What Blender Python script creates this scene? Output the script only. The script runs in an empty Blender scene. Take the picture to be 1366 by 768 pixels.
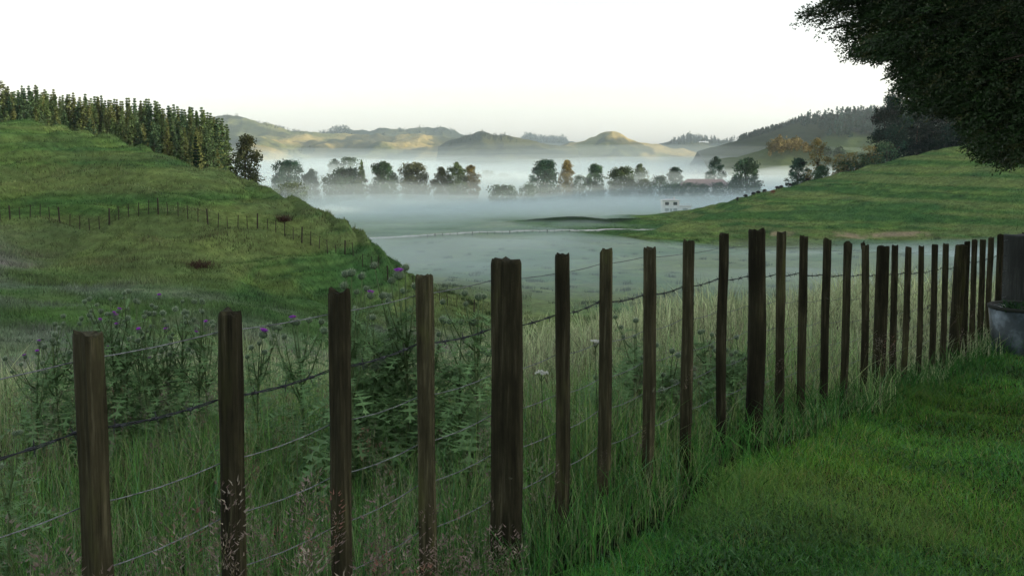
import bpy, bmesh, math, random
import numpy as np
from mathutils import Vector, Matrix
random.seed(7)
RNG = np.random.default_rng(7)
C = bpy.context.scene.collection
R = math.radians
# ------------------------------------------------------------------ camera model (eye = world origin)
F = 1328.0
AXIS = 285.0                      # photo row of the optical axis (the lens is shifted down)
PITCH = math.atan((AXIS - 205) / F)
CP, SP = math.cos(PITCH), math.sin(PITCH)

def at(px, py, Y):
    """world point at forward distance Y that the lens sees at photo pixel px, py"""
    a = (px - 683) / F
    b = (AXIS - py) / F
    d = np.array([a, CP + b * SP, -SP + b * CP])
    return d * (Y / d[1])

def project(P):
    P = np.asarray(P, float)
    zc = P[..., 1] * CP - P[..., 2] * SP
    yc = P[..., 1] * SP + P[..., 2] * CP
    zc = np.where(zc < 0.05, 0.05, zc)
    return 683 + F * P[..., 0] / zc, AXIS - F * yc / zc

# ------------------------------------------------------------------ object helpers
def tag(o, label=None, cat=None, group=None, kind=None):
    if label: o['label'] = label
    if cat: o['category'] = cat
    if group: o['group'] = group
    if kind: o['kind'] = kind
    return o

def empty(name, loc=(0, 0, 0), rz=0.0, label=None, cat=None, group=None):
    o = bpy.data.objects.new(name, None)
    o.empty_display_size = 0.1
    C.objects.link(o)
    o.location = Vector([float(v) for v in loc]); o.rotation_euler = (0, 0, rz)
    return tag(o, label, cat, group)

def mesh_np(name, verts, tris=None, quads=None, col=None, smooth=False):
    verts = np.asarray(verts, np.float32)
    me = bpy.data.meshes.new(name)
    me.vertices.add(len(verts))
    me.vertices.foreach_set('co', verts.ravel())
    loops, starts, n = [], [], 0
    if tris is not None and len(tris):
        t = np.asarray(tris, np.int32); loops.append(t.ravel())
        starts.append(np.arange(len(t), dtype=np.int32) * 3); n = len(t) * 3
    if quads is not None and len(quads):
        q = np.asarray(quads, np.int32); loops.append(q.ravel())
        starts.append(n + np.arange(len(q), dtype=np.int32) * 4)
    L = np.concatenate(loops); S = np.concatenate(starts)
    me.loops.add(len(L)); me.loops.foreach_set('vertex_index', L)
    me.polygons.add(len(S)); me.polygons.foreach_set('loop_start', S)
    if smooth:
        me.polygons.foreach_set('use_smooth', np.ones(len(S), bool))
    me.update(calc_edges=True)
    if col is not None:
        a = me.attributes.new('col', 'FLOAT_COLOR', 'POINT')
        c = np.ones((len(verts), 4), np.float32); c[:, :3] = col
        a.data.foreach_set('color', c.ravel())
    return me

def obj(name, me, mat, parent=None, loc=None):
    o = bpy.data.objects.new(name, me)
    C.objects.link(o)
    if mat and not me.materials: me.materials.append(mat)
    if parent: o.parent = parent
    if loc is not None: o.location = Vector([float(v) for v in loc])
    return o

class MB:
    """collects simple shapes into ONE mesh"""
    def __init__(s): s.v = []; s.f = []; s.c = []
    def add(s, v, f, c=None):
        b = len(s.v)
        s.v += [tuple(map(float, p)) for p in v]
        s.f += [tuple(b + i for i in g) for g in f]
        s.c += [c or (1, 1, 1)] * len(v)
    def box(s, lo, hi, c=None):
        x0, y0, z0 = lo; x1, y1, z1 = hi
        s.add([(x0,y0,z0),(x1,y0,z0),(x1,y1,z0),(x0,y1,z0),(x0,y0,z1),(x1,y0,z1),(x1,y1,z1),(x0,y1,z1)],
              [(0,3,2,1),(4,5,6,7),(0,1,5,4),(1,2,6,5),(2,3,7,6),(3,0,4,7)], c)
    def tube(s, pts, rad, n=6, c=None, caps=True):
        pts = [np.asarray(p, float) for p in pts]
        rad = [rad] * len(pts) if np.isscalar(rad) else list(rad)
        V, Fc = [], []
        up = np.array([0.0, 0.0, 1.0])
        for i, p in enumerate(pts):
            d = pts[min(i + 1, len(pts) - 1)] - pts[max(i - 1, 0)]
            d /= np.linalg.norm(d) + 1e-9
            a = np.cross(d, up if abs(d[2]) < .95 else np.array([1.0, 0, 0])); a /= np.linalg.norm(a)
            b = np.cross(d, a)
            for k in range(n):
                t = 2 * math.pi * k / n
                V.append(p + rad[i] * (a * math.cos(t) + b * math.sin(t)))
        for i in range(len(pts) - 1):
            for k in range(n):
                Fc.append((i*n+k, i*n+(k+1)%n, (i+1)*n+(k+1)%n, (i+1)*n+k))
        if caps:
            Fc.append(tuple(range(n - 1, -1, -1))); Fc.append(tuple((len(pts)-1)*n + k for k in range(n)))
        s.add(V, Fc, c)
    def lathe(s, prof, n=16, c=None, centre=(0, 0, 0)):
        V, Fc = [], []
        for r, z in prof:
            for k in range(n):
                t = 2 * math.pi * k / n
                V.append((centre[0] + r*math.cos(t), centre[1] + r*math.sin(t), centre[2] + z))
        for i in range(len(prof) - 1):
            for k in range(n):
                Fc.append((i*n+k, i*n+(k+1)%n, (i+1)*n+(k+1)%n, (i+1)*n+k))
        s.add(V, Fc, c)
    def mesh(s, name, smooth=False):
        me = bpy.data.meshes.new(name)
        me.from_pydata(s.v, [], s.f); me.update()
        a = me.attributes.new('col', 'FLOAT_COLOR', 'POINT')
        c = np.ones((len(s.v), 4), np.float32); c[:, :3] = np.array(s.c)
        a.data.foreach_set('color', c.ravel())
        if smooth: me.polygons.foreach_set('use_smooth', np.ones(len(me.polygons), bool))
        return me
    def build(s, name, mat, parent=None, smooth=False, loc=None):
        return obj(name, s.mesh(name, smooth), mat, parent, loc)

# ------------------------------------------------------------------ numpy value noise
_P = np.random.default_rng(3).random((64, 64, 64)).astype(np.float32)
def vnoise(x, y, z=0.0):
    x, y, z = np.broadcast_arrays(np.asarray(x, float), np.asarray(y, float), np.asarray(z, float))
    xi, yi, zi = np.floor(x).astype(int), np.floor(y).astype(int), np.floor(z).astype(int)
    fx, fy, fz = x - xi, y - yi, z - zi
    fx, fy, fz = [f * f * (3 - 2 * f) for f in (fx, fy, fz)]
    def g(a, b, c): return _P[(xi + a) & 63, (yi + b) & 63, (zi + c) & 63]
    r = 0
    for a in (0, 1):
        for b in (0, 1):
            for c in (0, 1):
                r = r + g(a, b, c) * (fx if a else 1 - fx) * (fy if b else 1 - fy) * (fz if c else 1 - fz)
    return r * 2 - 1
def fbm(x, y, z=0.0, o=4):
    r, a = 0, 1.0
    for i in range(o):
        r = r + a * vnoise(x * 2**i + 17.3*i, y * 2**i + 5.1*i, z * 2**i); a *= .5
    return r
def sstep(a, b, x):
    t = np.clip((x - a) / (b - a), 0, 1); return t * t * (3 - 2 * t)

# ------------------------------------------------------------------ materials
class NT:
    def __init__(s, name):
        s.m = bpy.data.materials.new(name); s.m.use_nodes = True
        s.t = s.m.node_tree; s.t.nodes.clear()
        s.out = s.n('ShaderNodeOutputMaterial')
    def n(s, t, **kw):
        nd = s.t.nodes.new(t)
        for k, v in kw.items():
            if hasattr(nd, k): setattr(nd, k, v)
        return nd
    def l(s, a, b): s.t.links.new(a, b)
    def noise(s, scale, detail=4, rough=.6, vec=None, stretch=None):
        nz = s.n('ShaderNodeTexNoise'); nz.inputs['Scale'].default_value = scale
        nz.inputs['Detail'].default_value = detail; nz.inputs['Roughness'].default_value = rough
        if vec is None:
            vec = s.n('ShaderNodeTexCoord').outputs['Object']
        if stretch:
            mp = s.n('ShaderNodeMapping'); mp.inputs['Scale'].default_value = stretch
            s.l(vec, mp.inputs['Vector']); vec = mp.outputs['Vector']
        s.l(vec, nz.inputs['Vector'])
        return nz.outputs['Fac']
    def ramp(s, fac, stops):
        r = s.n('ShaderNodeValToRGB'); e = r.color_ramp.elements
        while len(e) < len(stops): e.new(0.5)
        for i, (p, c) in enumerate(stops):
            e[i].position = p; e[i].color = (*c, 1) if len(c) == 3 else c
        s.l(fac, r.inputs['Fac']); return r.outputs['Color']
    def mix(s, fac, a, b, mode='MIX'):
        m = s.n('ShaderNodeMix', data_type='RGBA', blend_type=mode)
        if isinstance(fac, (int, float)): m.inputs[0].default_value = fac
        else: s.l(fac, m.inputs[0])
        for i, v in ((6, a), (7, b)):
            if isinstance(v, tuple): m.inputs[i].default_value = (*v, 1)
            else: s.l(v, m.inputs[i])
        return m.outputs[2]
    def math(s, op, a, b=0.0):
        m = s.n('ShaderNodeMath', operation=op)
        for i, v in ((0, a), (1, b)):
            if isinstance(v, (int, float)): m.inputs[i].default_value = v
            else: s.l(v, m.inputs[i])
        return m.outputs[0]
    def attr(s, name='col'):
        a = s.n('ShaderNodeAttribute'); a.attribute_name = name; return a
    def rand(s): return s.n('ShaderNodeObjectInfo').outputs['Random']
    def bsdf(s, color, rough=.8, bump=None, bstr=.3, bdist=.02, transl=0, spec=.3, metal=0):
        p = s.n('ShaderNodeBsdfPrincipled')
        if isinstance(color, tuple): p.inputs['Base Color'].default_value = (*color, 1)
        else: s.l(color, p.inputs['Base Color'])
        if isinstance(rough, (int, float)): p.inputs['Roughness'].default_value = rough
        else: s.l(rough, p.inputs['Roughness'])
        p.inputs['Specular IOR Level'].default_value = spec
        p.inputs['Metallic'].default_value = metal
        nrm = None
        if bump is not None:
            b = s.n('ShaderNodeBump'); b.inputs['Strength'].default_value = bstr; b.inputs['Distance'].default_value = bdist
            s.l(bump, b.inputs['Height']); s.l(b.outputs['Normal'], p.inputs['Normal'])
        sh = p.outputs[0]
        if transl:
            t = s.n('ShaderNodeBsdfTranslucent')
            if isinstance(color, tuple): t.inputs['Color'].default_value = (*color, 1)
            else: s.l(color, t.inputs['Color'])
            mx = s.n('ShaderNodeMixShader'); mx.inputs[0].default_value = transl
            s.l(sh, mx.inputs[1]); s.l(t.outputs[0], mx.inputs[2]); sh = mx.outputs[0]
        s.l(sh, s.out.inputs['Surface'])
        return s.m

M = {}
def mk_leaf(name, transl=.3, rough=.55, rnd=.25, spec=.3):
    n = NT(name)
    c = n.attr().outputs['Color']
    h = n.n('ShaderNodeHueSaturation')
    n.l(c, h.inputs['Color'])
    n.l(n.math('ADD', n.math('MULTIPLY', n.rand(), rnd), 1 - rnd / 2), h.inputs['Value'])
    return n.bsdf(h.outputs['Color'], rough, transl=transl, spec=spec)
M['blade'] = mk_leaf('grass blade', .3, .6, 0, .08)
M['foliage'] = mk_leaf('tree foliage', .3, .6, .35)
M['farfol'] = mk_leaf('far foliage', .25, .9, .3, .0)
M['leaf'] = mk_leaf('conifer leaf', .25, .45, 0, .35)
M['thistle'] = mk_leaf('thistle green', .25, .6, .2, .1)
M['plain'] = mk_leaf('matt colour', 0, .8, 0, .2)

def mk_ground():
    n = NT('pasture ground')
    c = n.attr().outputs['Color']
    f1 = n.noise(1.3, 6, .65)
    f2 = n.noise(.16, 5, .6)
    v1 = n.ramp(f1, [(.3, (.62, .62, .62)), (.72, (1.35, 1.35, 1.35))])
    v2 = n.ramp(f2, [(.3, (.75, .8, .8)), (.7, (1.25, 1.2, 1.05))])
    cc = n.mix(1.0, n.mix(1.0, c, v1, 'MULTIPLY'), v2, 'MULTIPLY')
    bp = n.noise(2.2, 8, .75)
    return n.bsdf(cc, .95, bump=bp, bstr=.7, bdist=.35, spec=.05)
M['ground'] = mk_ground()

def mk_hill():
    n = NT('distant hill cover')
    c = n.attr().outputs['Color']
    f1 = n.noise(.035, 7, .7)
    v1 = n.ramp(f1, [(.32, (.55, .62, .6)), (.5, (1, 1, 1)), (.7, (1.25, 1.2, 1.1))])
    bp = n.noise(.05, 8, .75)
    return n.bsdf(n.mix(1.0, c, v1, 'MULTIPLY'), .95, bump=bp, bstr=.8, bdist=8, spec=.02)
M['hill'] = mk_hill()

def mk_wood(name, dark, mid, pale, moss, mossamt):
    n = NT(name)
    r = n.rand()
    tc = n.n('ShaderNodeTexCoord').outputs['Object']
    ad = n.n('ShaderNodeVectorMath', operation='ADD')
    n.l(tc, ad.inputs[0])
    cx = n.n('ShaderNodeCombineXYZ')
    for i in range(3): n.l(n.math('MULTIPLY', r, 37.0 + 11 * i), cx.inputs[i])
    n.l(cx.outputs[0], ad.inputs[1])
    v = ad.outputs[0]
    tone = n.math('ADD', n.math('MULTIPLY', n.math('FRACT', n.math('MULTIPLY', r, 7.31)), .6), .5)
    grain = n.noise(1.0, 7, .7, v, (70, 70, 3.5))
    blot = n.noise(1.0, 5, .65, v, (9, 9, 2.2))
    fine = n.noise(90, 5, .7, v)
    lich = n.noise(14, 6, .75, v)
    col = n.ramp(grain, [(.3, dark), (.55, mid), (.78, pale)])
    col = n.mix(n.ramp(blot, [(.42, (0, 0, 0)), (.62, (.8, .8, .8))]), col, dark)
    col = n.mix(n.ramp(blot, [(.22, (mossamt,) * 3), (.42, (0, 0, 0))]), col, moss)
    col = n.mix(n.ramp(lich, [(.66, (0, 0, 0)), (.72, (.6, .6, .6))]), col, (.19, .2, .15))
    hv = n.n('ShaderNodeHueSaturation'); n.l(col, hv.inputs['Color']); n.l(tone, hv.inputs['Value']); col = hv.outputs['Color']
    bp = n.math('ADD', n.math('MULTIPLY', grain, .8), n.math('MULTIPLY', fine, .25))
    return n.bsdf(col, .9, bump=bp, bstr=.75, bdist=.006, spec=.15)
M['wood'] = mk_wood('weathered fence wood', (.012, .0115, .006), (.054, .051, .028), (.17, .158, .10), (.07, .08, .024), .95)
M['greywood'] = mk_wood('silvered strainer wood', (.04, .046, .044), (.075, .083, .08), (.13, .14, .135), (.05, .06, .045), .5)
M['farwood'] = NT('far fence wood').bsdf((.035, .027, .02), .9)

def mk_wire():
    n = NT('galvanised wire')
    f = n.noise(60, 4, .6)
    return n.bsdf(n.ramp(f, [(.35, (.10, .11, .12)), (.7, (.27, .30, .32))]), .5, spec=.5, metal=.55)
M['wire'] = mk_wire()
def mk_barb():
    n = NT('weathered barbed wire')
    f = n.noise(60, 4, .6)
    return n.bsdf(n.ramp(f, [(.35, (.014, .017, .022)), (.7, (.05, .06, .072))]), .6, spec=.4, metal=.4)
M['barb'] = mk_barb()

def mk_bark():
    n = NT('tree bark')
    g = n.noise(1, 6, .7, None, (12, 12, 2))
    return n.bsdf(n.ramp(g, [(.3, (.025, .02, .016)), (.7, (.09, .075, .06))]), .95, bump=g, bstr=.8, bdist=.03, spec=.1)
M['bark'] = mk_bark()

def mk_tub():
    n = NT('blue grey tub with moss stain')
    f = n.noise(3.2, 5, .6)
    f2 = n.noise(22, 4, .6)
    c = n.ramp(f, [(.36, (.018, .03, .026)), (.5, (.05, .075, .085)), (.66, (.22, .28, .32))])
    c = n.mix(.35, c, n.ramp(f2, [(.3, (.5, .5, .5)), (.7, (1, 1, 1))]), 'MULTIPLY')
    return n.bsdf(c, .55, bump=f2, bstr=.2, bdist=.004, spec=.4)
M['tub'] = mk_tub()
def mk_simple(name, lo, hi, scale, rough=.85, spec=.2):
    n = NT(name); f = n.noise(scale, 5, .65)
    return n.bsdf(n.ramp(f, [(.3, lo), (.7, hi)]), rough, bump=f, bstr=.3, bdist=.02, spec=spec)
M['road'] = mk_simple('pale gravel road', (.42, .42, .40), (.58, .58, .55), .6)
M['soil'] = mk_simple('dark potting soil', (.012, .01, .008), (.05, .04, .03), 30)
M['whitewall'] = mk_simple('white weatherboard', (.72, .74, .74), (.82, .83, .82), 2)
M['redroof'] = mk_simple('red iron roof', (.13, .062, .06), (.17, .085, .08), 1.5, .6)
M['greyroof'] = mk_simple('pale iron roof', (.5, .52, .53), (.64, .66, .66), 1.5, .5)
M['glass'] = NT('window glass').bsdf((.10, .12, .13), .15, spec=.6)
M['hide'] = mk_leaf('cattle hide', 0, .7, .2)

# ------------------------------------------------------------------ fence stations (needed by the terrain)
D0, CK = 2.21, .1506
def fdepth(k): return D0 * (1 + CK * min(k, 16) + .14 * max(0, k - 16))
TOPS = {0:(118,445),1:(306,417),2:(455,388),3:(567,367),4:(677,347),5:(751,339),6:(809,333),7:(868,330),8:(920,321),
        9:(965,311),10:(1011,306),11:(1043,310),12:(1073,316),13:(1103,320),14:(1131,323),15:(1155,327),16:(1178,328),
        17:(1195,327),18:(1212,329),19:(1230,328),20:(1248,326),21:(1262,325),22:(1282,327),23:(1291,322),24:(1300,320),
        25:(1312,319),26:(1322,317),27:(1335,313),28:(1357,313.5)}
FT = {k: at(*TOPS[k], fdepth(k)) for k in TOPS}
step0 = FT[1] - FT[0]
for k in (-1, -2, -3, -4): FT[k] = FT[0] + step0 * k * np.array([1, 1, 0])
step1 = (FT[28] - FT[22]) / 6
for k in range(29, 36): FT[k] = FT[28] + step1 * (k - 28) * np.array([1, 1, 0])
EXPOSED = 1.15
ks = sorted(FT)
FLX = np.array([FT[k][0] for k in ks]); FLY = np.array([FT[k][1] for k in ks])
FCOS = 1 / math.sqrt(1 + .69 ** 2)
def lateral(x, y):
    """signed distance right of the fence line (camera side positive)"""
    fx = np.interp(y, FLY, FLX)
    fx = np.where(y < FLY[0], FLX[0] + (y - FLY[0]) * .69, fx)
    fx = np.where(y > FLY[-1], FLX[-1] + (y - FLY[-1]) * .72, fx)
    return (x - fx) * FCOS

# ------------------------------------------------------------------ terrain
CPT = []
def g(px, py, Y): CPT.append(tuple(at(px, py, Y)))
def w(px, Y, z): CPT.append(((px - 683) / F * Y, Y, z))
def a(x, y, z): CPT.append((x, y, z))
for k in range(-4, 35, 3): a(FT[k][0], FT[k][1], FT[k][2] - EXPOSED)
for p in [(0,.9,-1.5),(1.2,.6,-1.5),(-1.0,.8,-1.52),(3,1,-1.5),(3,3,-1.5),(1.6,3,-1.5),(6,4,-1.55),(6,7,-1.8),(9,9,-1.95),(14,8,-1.9),
          (-2,.4,-1.55),(-5,1,-1.7),(-9,0,-2.0),(6,-1,-1.4),(0,-3,-1.5),(12,0,-1.4),(30,-5,-1),(-30,0,-4),(10,14,-2.2),(18,18,-2.4),(25,28,-3.5)]: a(*p)
# paddock just beyond the fence
for px, Y, z in [(-300,5,-1.95),(100,5,-1.78),(450,5.6,-1.85),(100,10,-2.5),(-300,10,-2.7),(400,10.5,-2.6),(560,11,-2.6),(700,12,-2.55),(800,9,-2.1),(900,14,-2.55),
                 (1100,17,-2.75),(1250,19,-2.9),(1366,21,-3.1),(1600,24,-3.6),
                 (100,19,-5),(-300,22,-5.5),(400,19,-5.2),(560,20,-5.4),(700,24,-6),(900,30,-7),(1100,36,-7.5),(1300,42,-8),(1600,50,-8.5),
                 (100,33,-7.0),(-300,36,-6.5),(250,30,-7.3),(380,30,-7.8),(480,32,-8.5),(560,36,-9.5),(700,50,-12),(900,60,-13),(1100,70,-14),(1300,80,-14),(1600,95,-10)]: w(px, Y, z)
# left hill
for px, Y, z in [(-500,50,-4.5),(-500,80,-2),(-500,120,7),(-500,160,6),(0,55,-6.9),(0,76,-6.4),(0,95,-1.5),(0,118,3.0),(0,145,1),(0,175,-3),
                 (100,55,-7.3),(100,78,-6.6),(100,90,-3.8),(100,105,-.4),(100,118,2.0),(100,145,-1),(100,175,-4),
                 (250,55,-7.6),(250,78,-6.2),(250,94,-3.0),(250,110,-1.75),(250,135,-5),(250,170,-8),
                 (380,55,-8.6)]: w(px, Y, z)
for q in [(60,172,118),(170,203,114),(200,211,112),(300,241,108),(340,259,105),(380,277,101),(420,294,98),(480,325,94),(520,350,91),(560,378,88),
          (380,334,80),(480,360,80),(560,400,80),(640,424,84)]: g(*q)
for px, Y, z in [(380,135,-13),(480,115,-14.5),(480,55,-9.8),(560,106,-16),(560,62,-11.8),(640,100,-16.5),(640,65,-13.5)]: w(px, Y, z)
# valley floor
for px in (520, 680, 840, 1000, 1180, 1366):
    for Y, z in [(105,-17),(160,-19.4)]: w(px, Y, z)
for px in (450, 580, 720, 860): w(px, 250, -22)
for px in (450, 620, 800): w(px, 340, -24)
for px in (980, 1180, 1366): w(px, 215, -21.3)
for px in (200, 500, 700, 900, 1100, 1366):
    for Y, z in [(470,-25.2),(620,-26),(900,-26),(1500,-26),(3000,-26),(6000,-26)]: w(px, Y, z)
for px, Y, z in [(0,230,-4),(0,300,-6),(150,230,-7),(150,300,-9),(300,210,-11),(300,300,-16),(350,200,-14),(400,200,-19),(350,400,-24),(100,420,-20),(-500,300,4),(-500,500,0),(-1200,120,10),(-1200,300,15)]: w(px, Y, z)
# right hill
for q in [(1110,318,262),(1180,319,262),(1240,318,258),(1300,322,250),(1366,325,240),(1040,318,262),(1000,318,272),(940,308,290),(870,300,335),
          (900,291,343),(950,277,350),(985,267,355),(1040,253,358),(1100,239,355),(1180,222,345),(1240,212,335),(1290,205,330),(1366,199,320),
          (1000,288,312),(1040,296,285),(1100,276,305),(1200,268,290),(1300,262,282),(1366,258,275),(1110,306,270),(1240,305,266),(1180,306,268),
          (1200,240,318),(1300,232,305),(960,296,312)]: g(*q)
for px, Y, z in [(870,400,-24.5),(950,400,-23),(1040,410,-19),(1100,410,-15),(1180,405,-9),(1290,400,-4),(1366,400,-2),(1180,470,-14),(1290,520,-12)]: w(px, Y, z)
# ridge out of frame to the east, which keeps the near country in shade
for p in [(330,0,60),(330,120,58),(330,-150,55),(330,250,34),(330,380,22),(330,520,6),(200,0,16),(200,130,8),(200,-150,18),(210,250,10),(90,0,0),(90,60,-3),(110,120,-9),
          (90,-60,0),(460,0,40),(460,200,30),(460,-200,40),(700,100,20),(600,500,0)]: a(*p)
CPT = np.array(CPT)
def uv(x, y):
    r = np.sqrt(x * x + y * y) + 1e-6
    return np.stack([2.4 * np.arctan2(x, y), np.log(r + .6)], -1)
CU = uv(CPT[:, 0], CPT[:, 1])
def kern(d2): return np.sqrt(d2 + .02)
A_ = kern(((CU[:, None] - CU[None]) ** 2).sum(-1)); nC = len(CU)
K_ = np.zeros((nC + 3, nC + 3)); K_[:nC, :nC] = A_ - 1e-3 * np.eye(nC)
Pm = np.concatenate([np.ones((nC, 1)), CU], 1); K_[:nC, nC:] = Pm; K_[nC:, :nC] = Pm.T
# heights solved on a compressed scale so that near ground stays smooth next to far hills
SOL = np.linalg.solve(K_, np.concatenate([CPT[:, 2], np.zeros(3)]))
def height(x, y, detail=True):
    x = np.asarray(x, float); y = np.asarray(y, float)
    sh = x.shape; x = x.ravel(); y = y.ravel()
    out = np.empty(len(x))
    for i in range(0, len(x), 20000):
        q = uv(x[i:i+20000], y[i:i+20000])
        d = kern(((q[:, None] - CU[None]) ** 2).sum(-1))
        out[i:i+20000] = d @ SOL[:nC] + SOL[nC] + q @ SOL[nC+1:]
    th = np.abs(np.arctan2(x, y)); r = np.hypot(x, y)
    b = sstep(2.0, 2.75, th)
    out = out * (1 - b) + b * (-1.55 + 0 * r)
    near = np.clip((2.2 - r) / 1.2, 0, 1); out = out * (1 - near) - 1.5 * near
    # low mound beside the road
    mx, my = (775 - 683) / F * 338, 338
    out = out + 2.3 * np.exp(-((x - mx) / 20) ** 2 - ((y - my) / 9) ** 2)
    # grassy spur running down from the right hill to the valley floor
    sa = np.array([80.7, 300.0]); sb = np.array([32.0, 261.0]); sd = sb - sa; sl2 = (sd ** 2).sum()
    tt = ((x - sa[0]) * sd[0] + (y - sa[1]) * sd[1]) / sl2
    perp = ((x - sa[0]) * -sd[1] + (y - sa[1]) * sd[0]) / math.sqrt(sl2) + 2.5 * np.sin(tt * 5)
    out = out + 4.4 * sstep(-.25, .25, tt) * sstep(1.1, .45, tt) * np.exp(-(perp / 8.0) ** 2)
    if detail:
        hillL = sstep(52, 74, y) * sstep(150, 125, y) * sstep(0, -14, x) 
        hillR = sstep(255, 275, y) * sstep(10, 50, x) * sstep(420, 380, y)
        zz = out + 1.0 * fbm(x * .05, y * .05, 1.3, 3)
        ter = np.abs(((zz / 1.15) % 1) - .5) * 2
        out = out + hillL * (.95 * ter + .55 * fbm(x * .11, y * .11, 2.0, 4))
        ter2 = np.abs(((zz / 2.6) % 1) - .5) * 2
        out = out + hillR * (.7 * ter2 + .9 * fbm(x * .045, y * .045, 4.0, 4))
        out = out + sstep(4, 20, r) * .12 * fbm(x * .5, y * .5, 7.0, 3) + .025 * fbm(x * 1.7, y * 1.7, 9.0, 3)
    return out.reshape(sh)
def gz(x, y): return float(height(np.array([x]), np.array([y]))[0])

def pasture_colour(x, y, z):
    n1 = fbm(x * .06, y * .06, 11, 4); n2 = fbm(x * .25, y * .25, 13, 3); r = np.hypot(x, y)
    n3 = fbm(x * .03, z * 1.1 + .2 * n1, 21, 3)          # bands that follow the contour: cattle tracks and ungrazed strips
    col = np.stack([.066 + .022 * n1 + .014 * n2, .100 + .020 * n1 + .012 * n2, .031 + .004 * n1], -1)
    hill = sstep(50, 75, r)[..., None]
    lane = ((z + .8 * fbm(x * .05, y * .05, 1.3, 3)) / np.where(y > 200, 1.5, .62) + .5 * n2) % 1
    lane = (np.abs(lane - .5) * 2)[..., None]
    col = col * (1 + hill * (.75 * lane - .4))
    dry = np.clip(n3 * 2.0 + .15, 0, 1)[..., None] * hill
    col = col * (1 - .55 * dry) + .55 * dry * np.array([.125, .125, .05])
    dk = np.clip(-n3 * 2.2 - .05, 0, 1)[..., None] * hill
    col = col * (1 - .6 * dk) + .6 * dk * np.array([.032, .075, .024])
    heads = (sstep(-.45, .35, fbm(x * .08 + 3, y * .08, 31, 4)) * sstep(17, 26, y) * sstep(82, 58, y) * sstep(5, -4, x))[..., None]
    col = col * (1 - .72 * heads) + .72 * heads * np.array([.165, .145, .14])
    lh = (sstep(45, 60, y) * sstep(150, 130, y) * sstep(5, -5, x))[..., None]
    col = col * np.array([1.46, 1.76, 1.72])
    col = col * (1 - .1 * lh)
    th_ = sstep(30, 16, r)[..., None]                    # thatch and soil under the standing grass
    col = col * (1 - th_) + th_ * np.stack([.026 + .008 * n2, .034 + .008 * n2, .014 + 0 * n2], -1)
    # darker rank grass on the low mound by the road
    mx, my = (775 - 683) / F * 338, 338
    md = (sstep(.2, .5, np.exp(-((x - mx) / 20) ** 2 - ((y - my) / 9) ** 2)))[..., None]
    col = col * (1 - md) + md * np.array([.02, .045, .02])
    # bare clay bank at the foot of the right hill
    px, py = project(np.stack([x, y, z], -1))
    cl = sstep(4.5, 1.5, np.abs(py - 314 - 3 * fbm(px * .02, px * 0, 5, 3))) * sstep(1100, 1125, px) * sstep(1250, 1225, px) * sstep(.0, .25, fbm(x * .25, z * .8, 41, 3) + .35)
    cl2 = sstep(4, 2, np.abs(py - 312)) * sstep(1024, 1032, px) * sstep(1066, 1050, px)
    cl = (np.maximum(cl, cl2 * .9) * sstep(240, 250, y) * sstep(320, 300, y))[..., None]
    cl = cl * np.clip(.75 + .9 * fbm(x * .6, z * 1.5, 43, 3), .15, 1)[..., None]
    col = col * (1 - cl) + cl * np.array([.30, .24, .165])
    return np.clip(col, .01, .6)

def build_ground():
    th = np.concatenate([np.linspace(-math.pi, -.75, 60)[:-1], np.linspace(-.75, -.52, 40)[:-1], np.linspace(-.52, .52, 520)[:-1],
                         np.linspace(.52, .9, 50)[:-1], np.linspace(.9, math.pi, 60)[:-1]])
    r = np.concatenate([np.geomspace(.5, 24, 110)[:-1], np.geomspace(24, 60, 60)[:-1], np.geomspace(60, 135, 190)[:-1], np.geomspace(135, 240, 50)[:-1],
                        np.geomspace(240, 400, 150)[:-1], np.geomspace(400, 7000, 40)])
    T, Rr = np.meshgrid(th, r, indexing='ij')
    X, Y = Rr * np.sin(T), Rr * np.cos(T)
    Z = height(X, Y)
    V = np.stack([X, Y, Z], -1).reshape(-1, 3)
    nt, nr = len(th), len(r)
    i, j = np.meshgrid(np.arange(nt), np.arange(nr - 1), indexing='ij')
    i2 = (i + 1) % nt
    Q = np.stack([i * nr + j, i * nr + j + 1, i2 * nr + j + 1, i2 * nr + j], -1).reshape(-1, 4)
    V = np.concatenate([V, [[0, 0, -1.5]]]); c = len(V) - 1
    ii = np.arange(nt)
    T3 = np.stack([np.full(nt, c), ii * nr, ((ii + 1) % nt) * nr], -1)
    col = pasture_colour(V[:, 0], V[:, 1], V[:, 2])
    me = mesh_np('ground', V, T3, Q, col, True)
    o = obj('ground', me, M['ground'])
    tag(o, 'rolling green pasture with lawn, grassy hills and valley floor', 'ground', None, 'structure')
build_ground()

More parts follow.
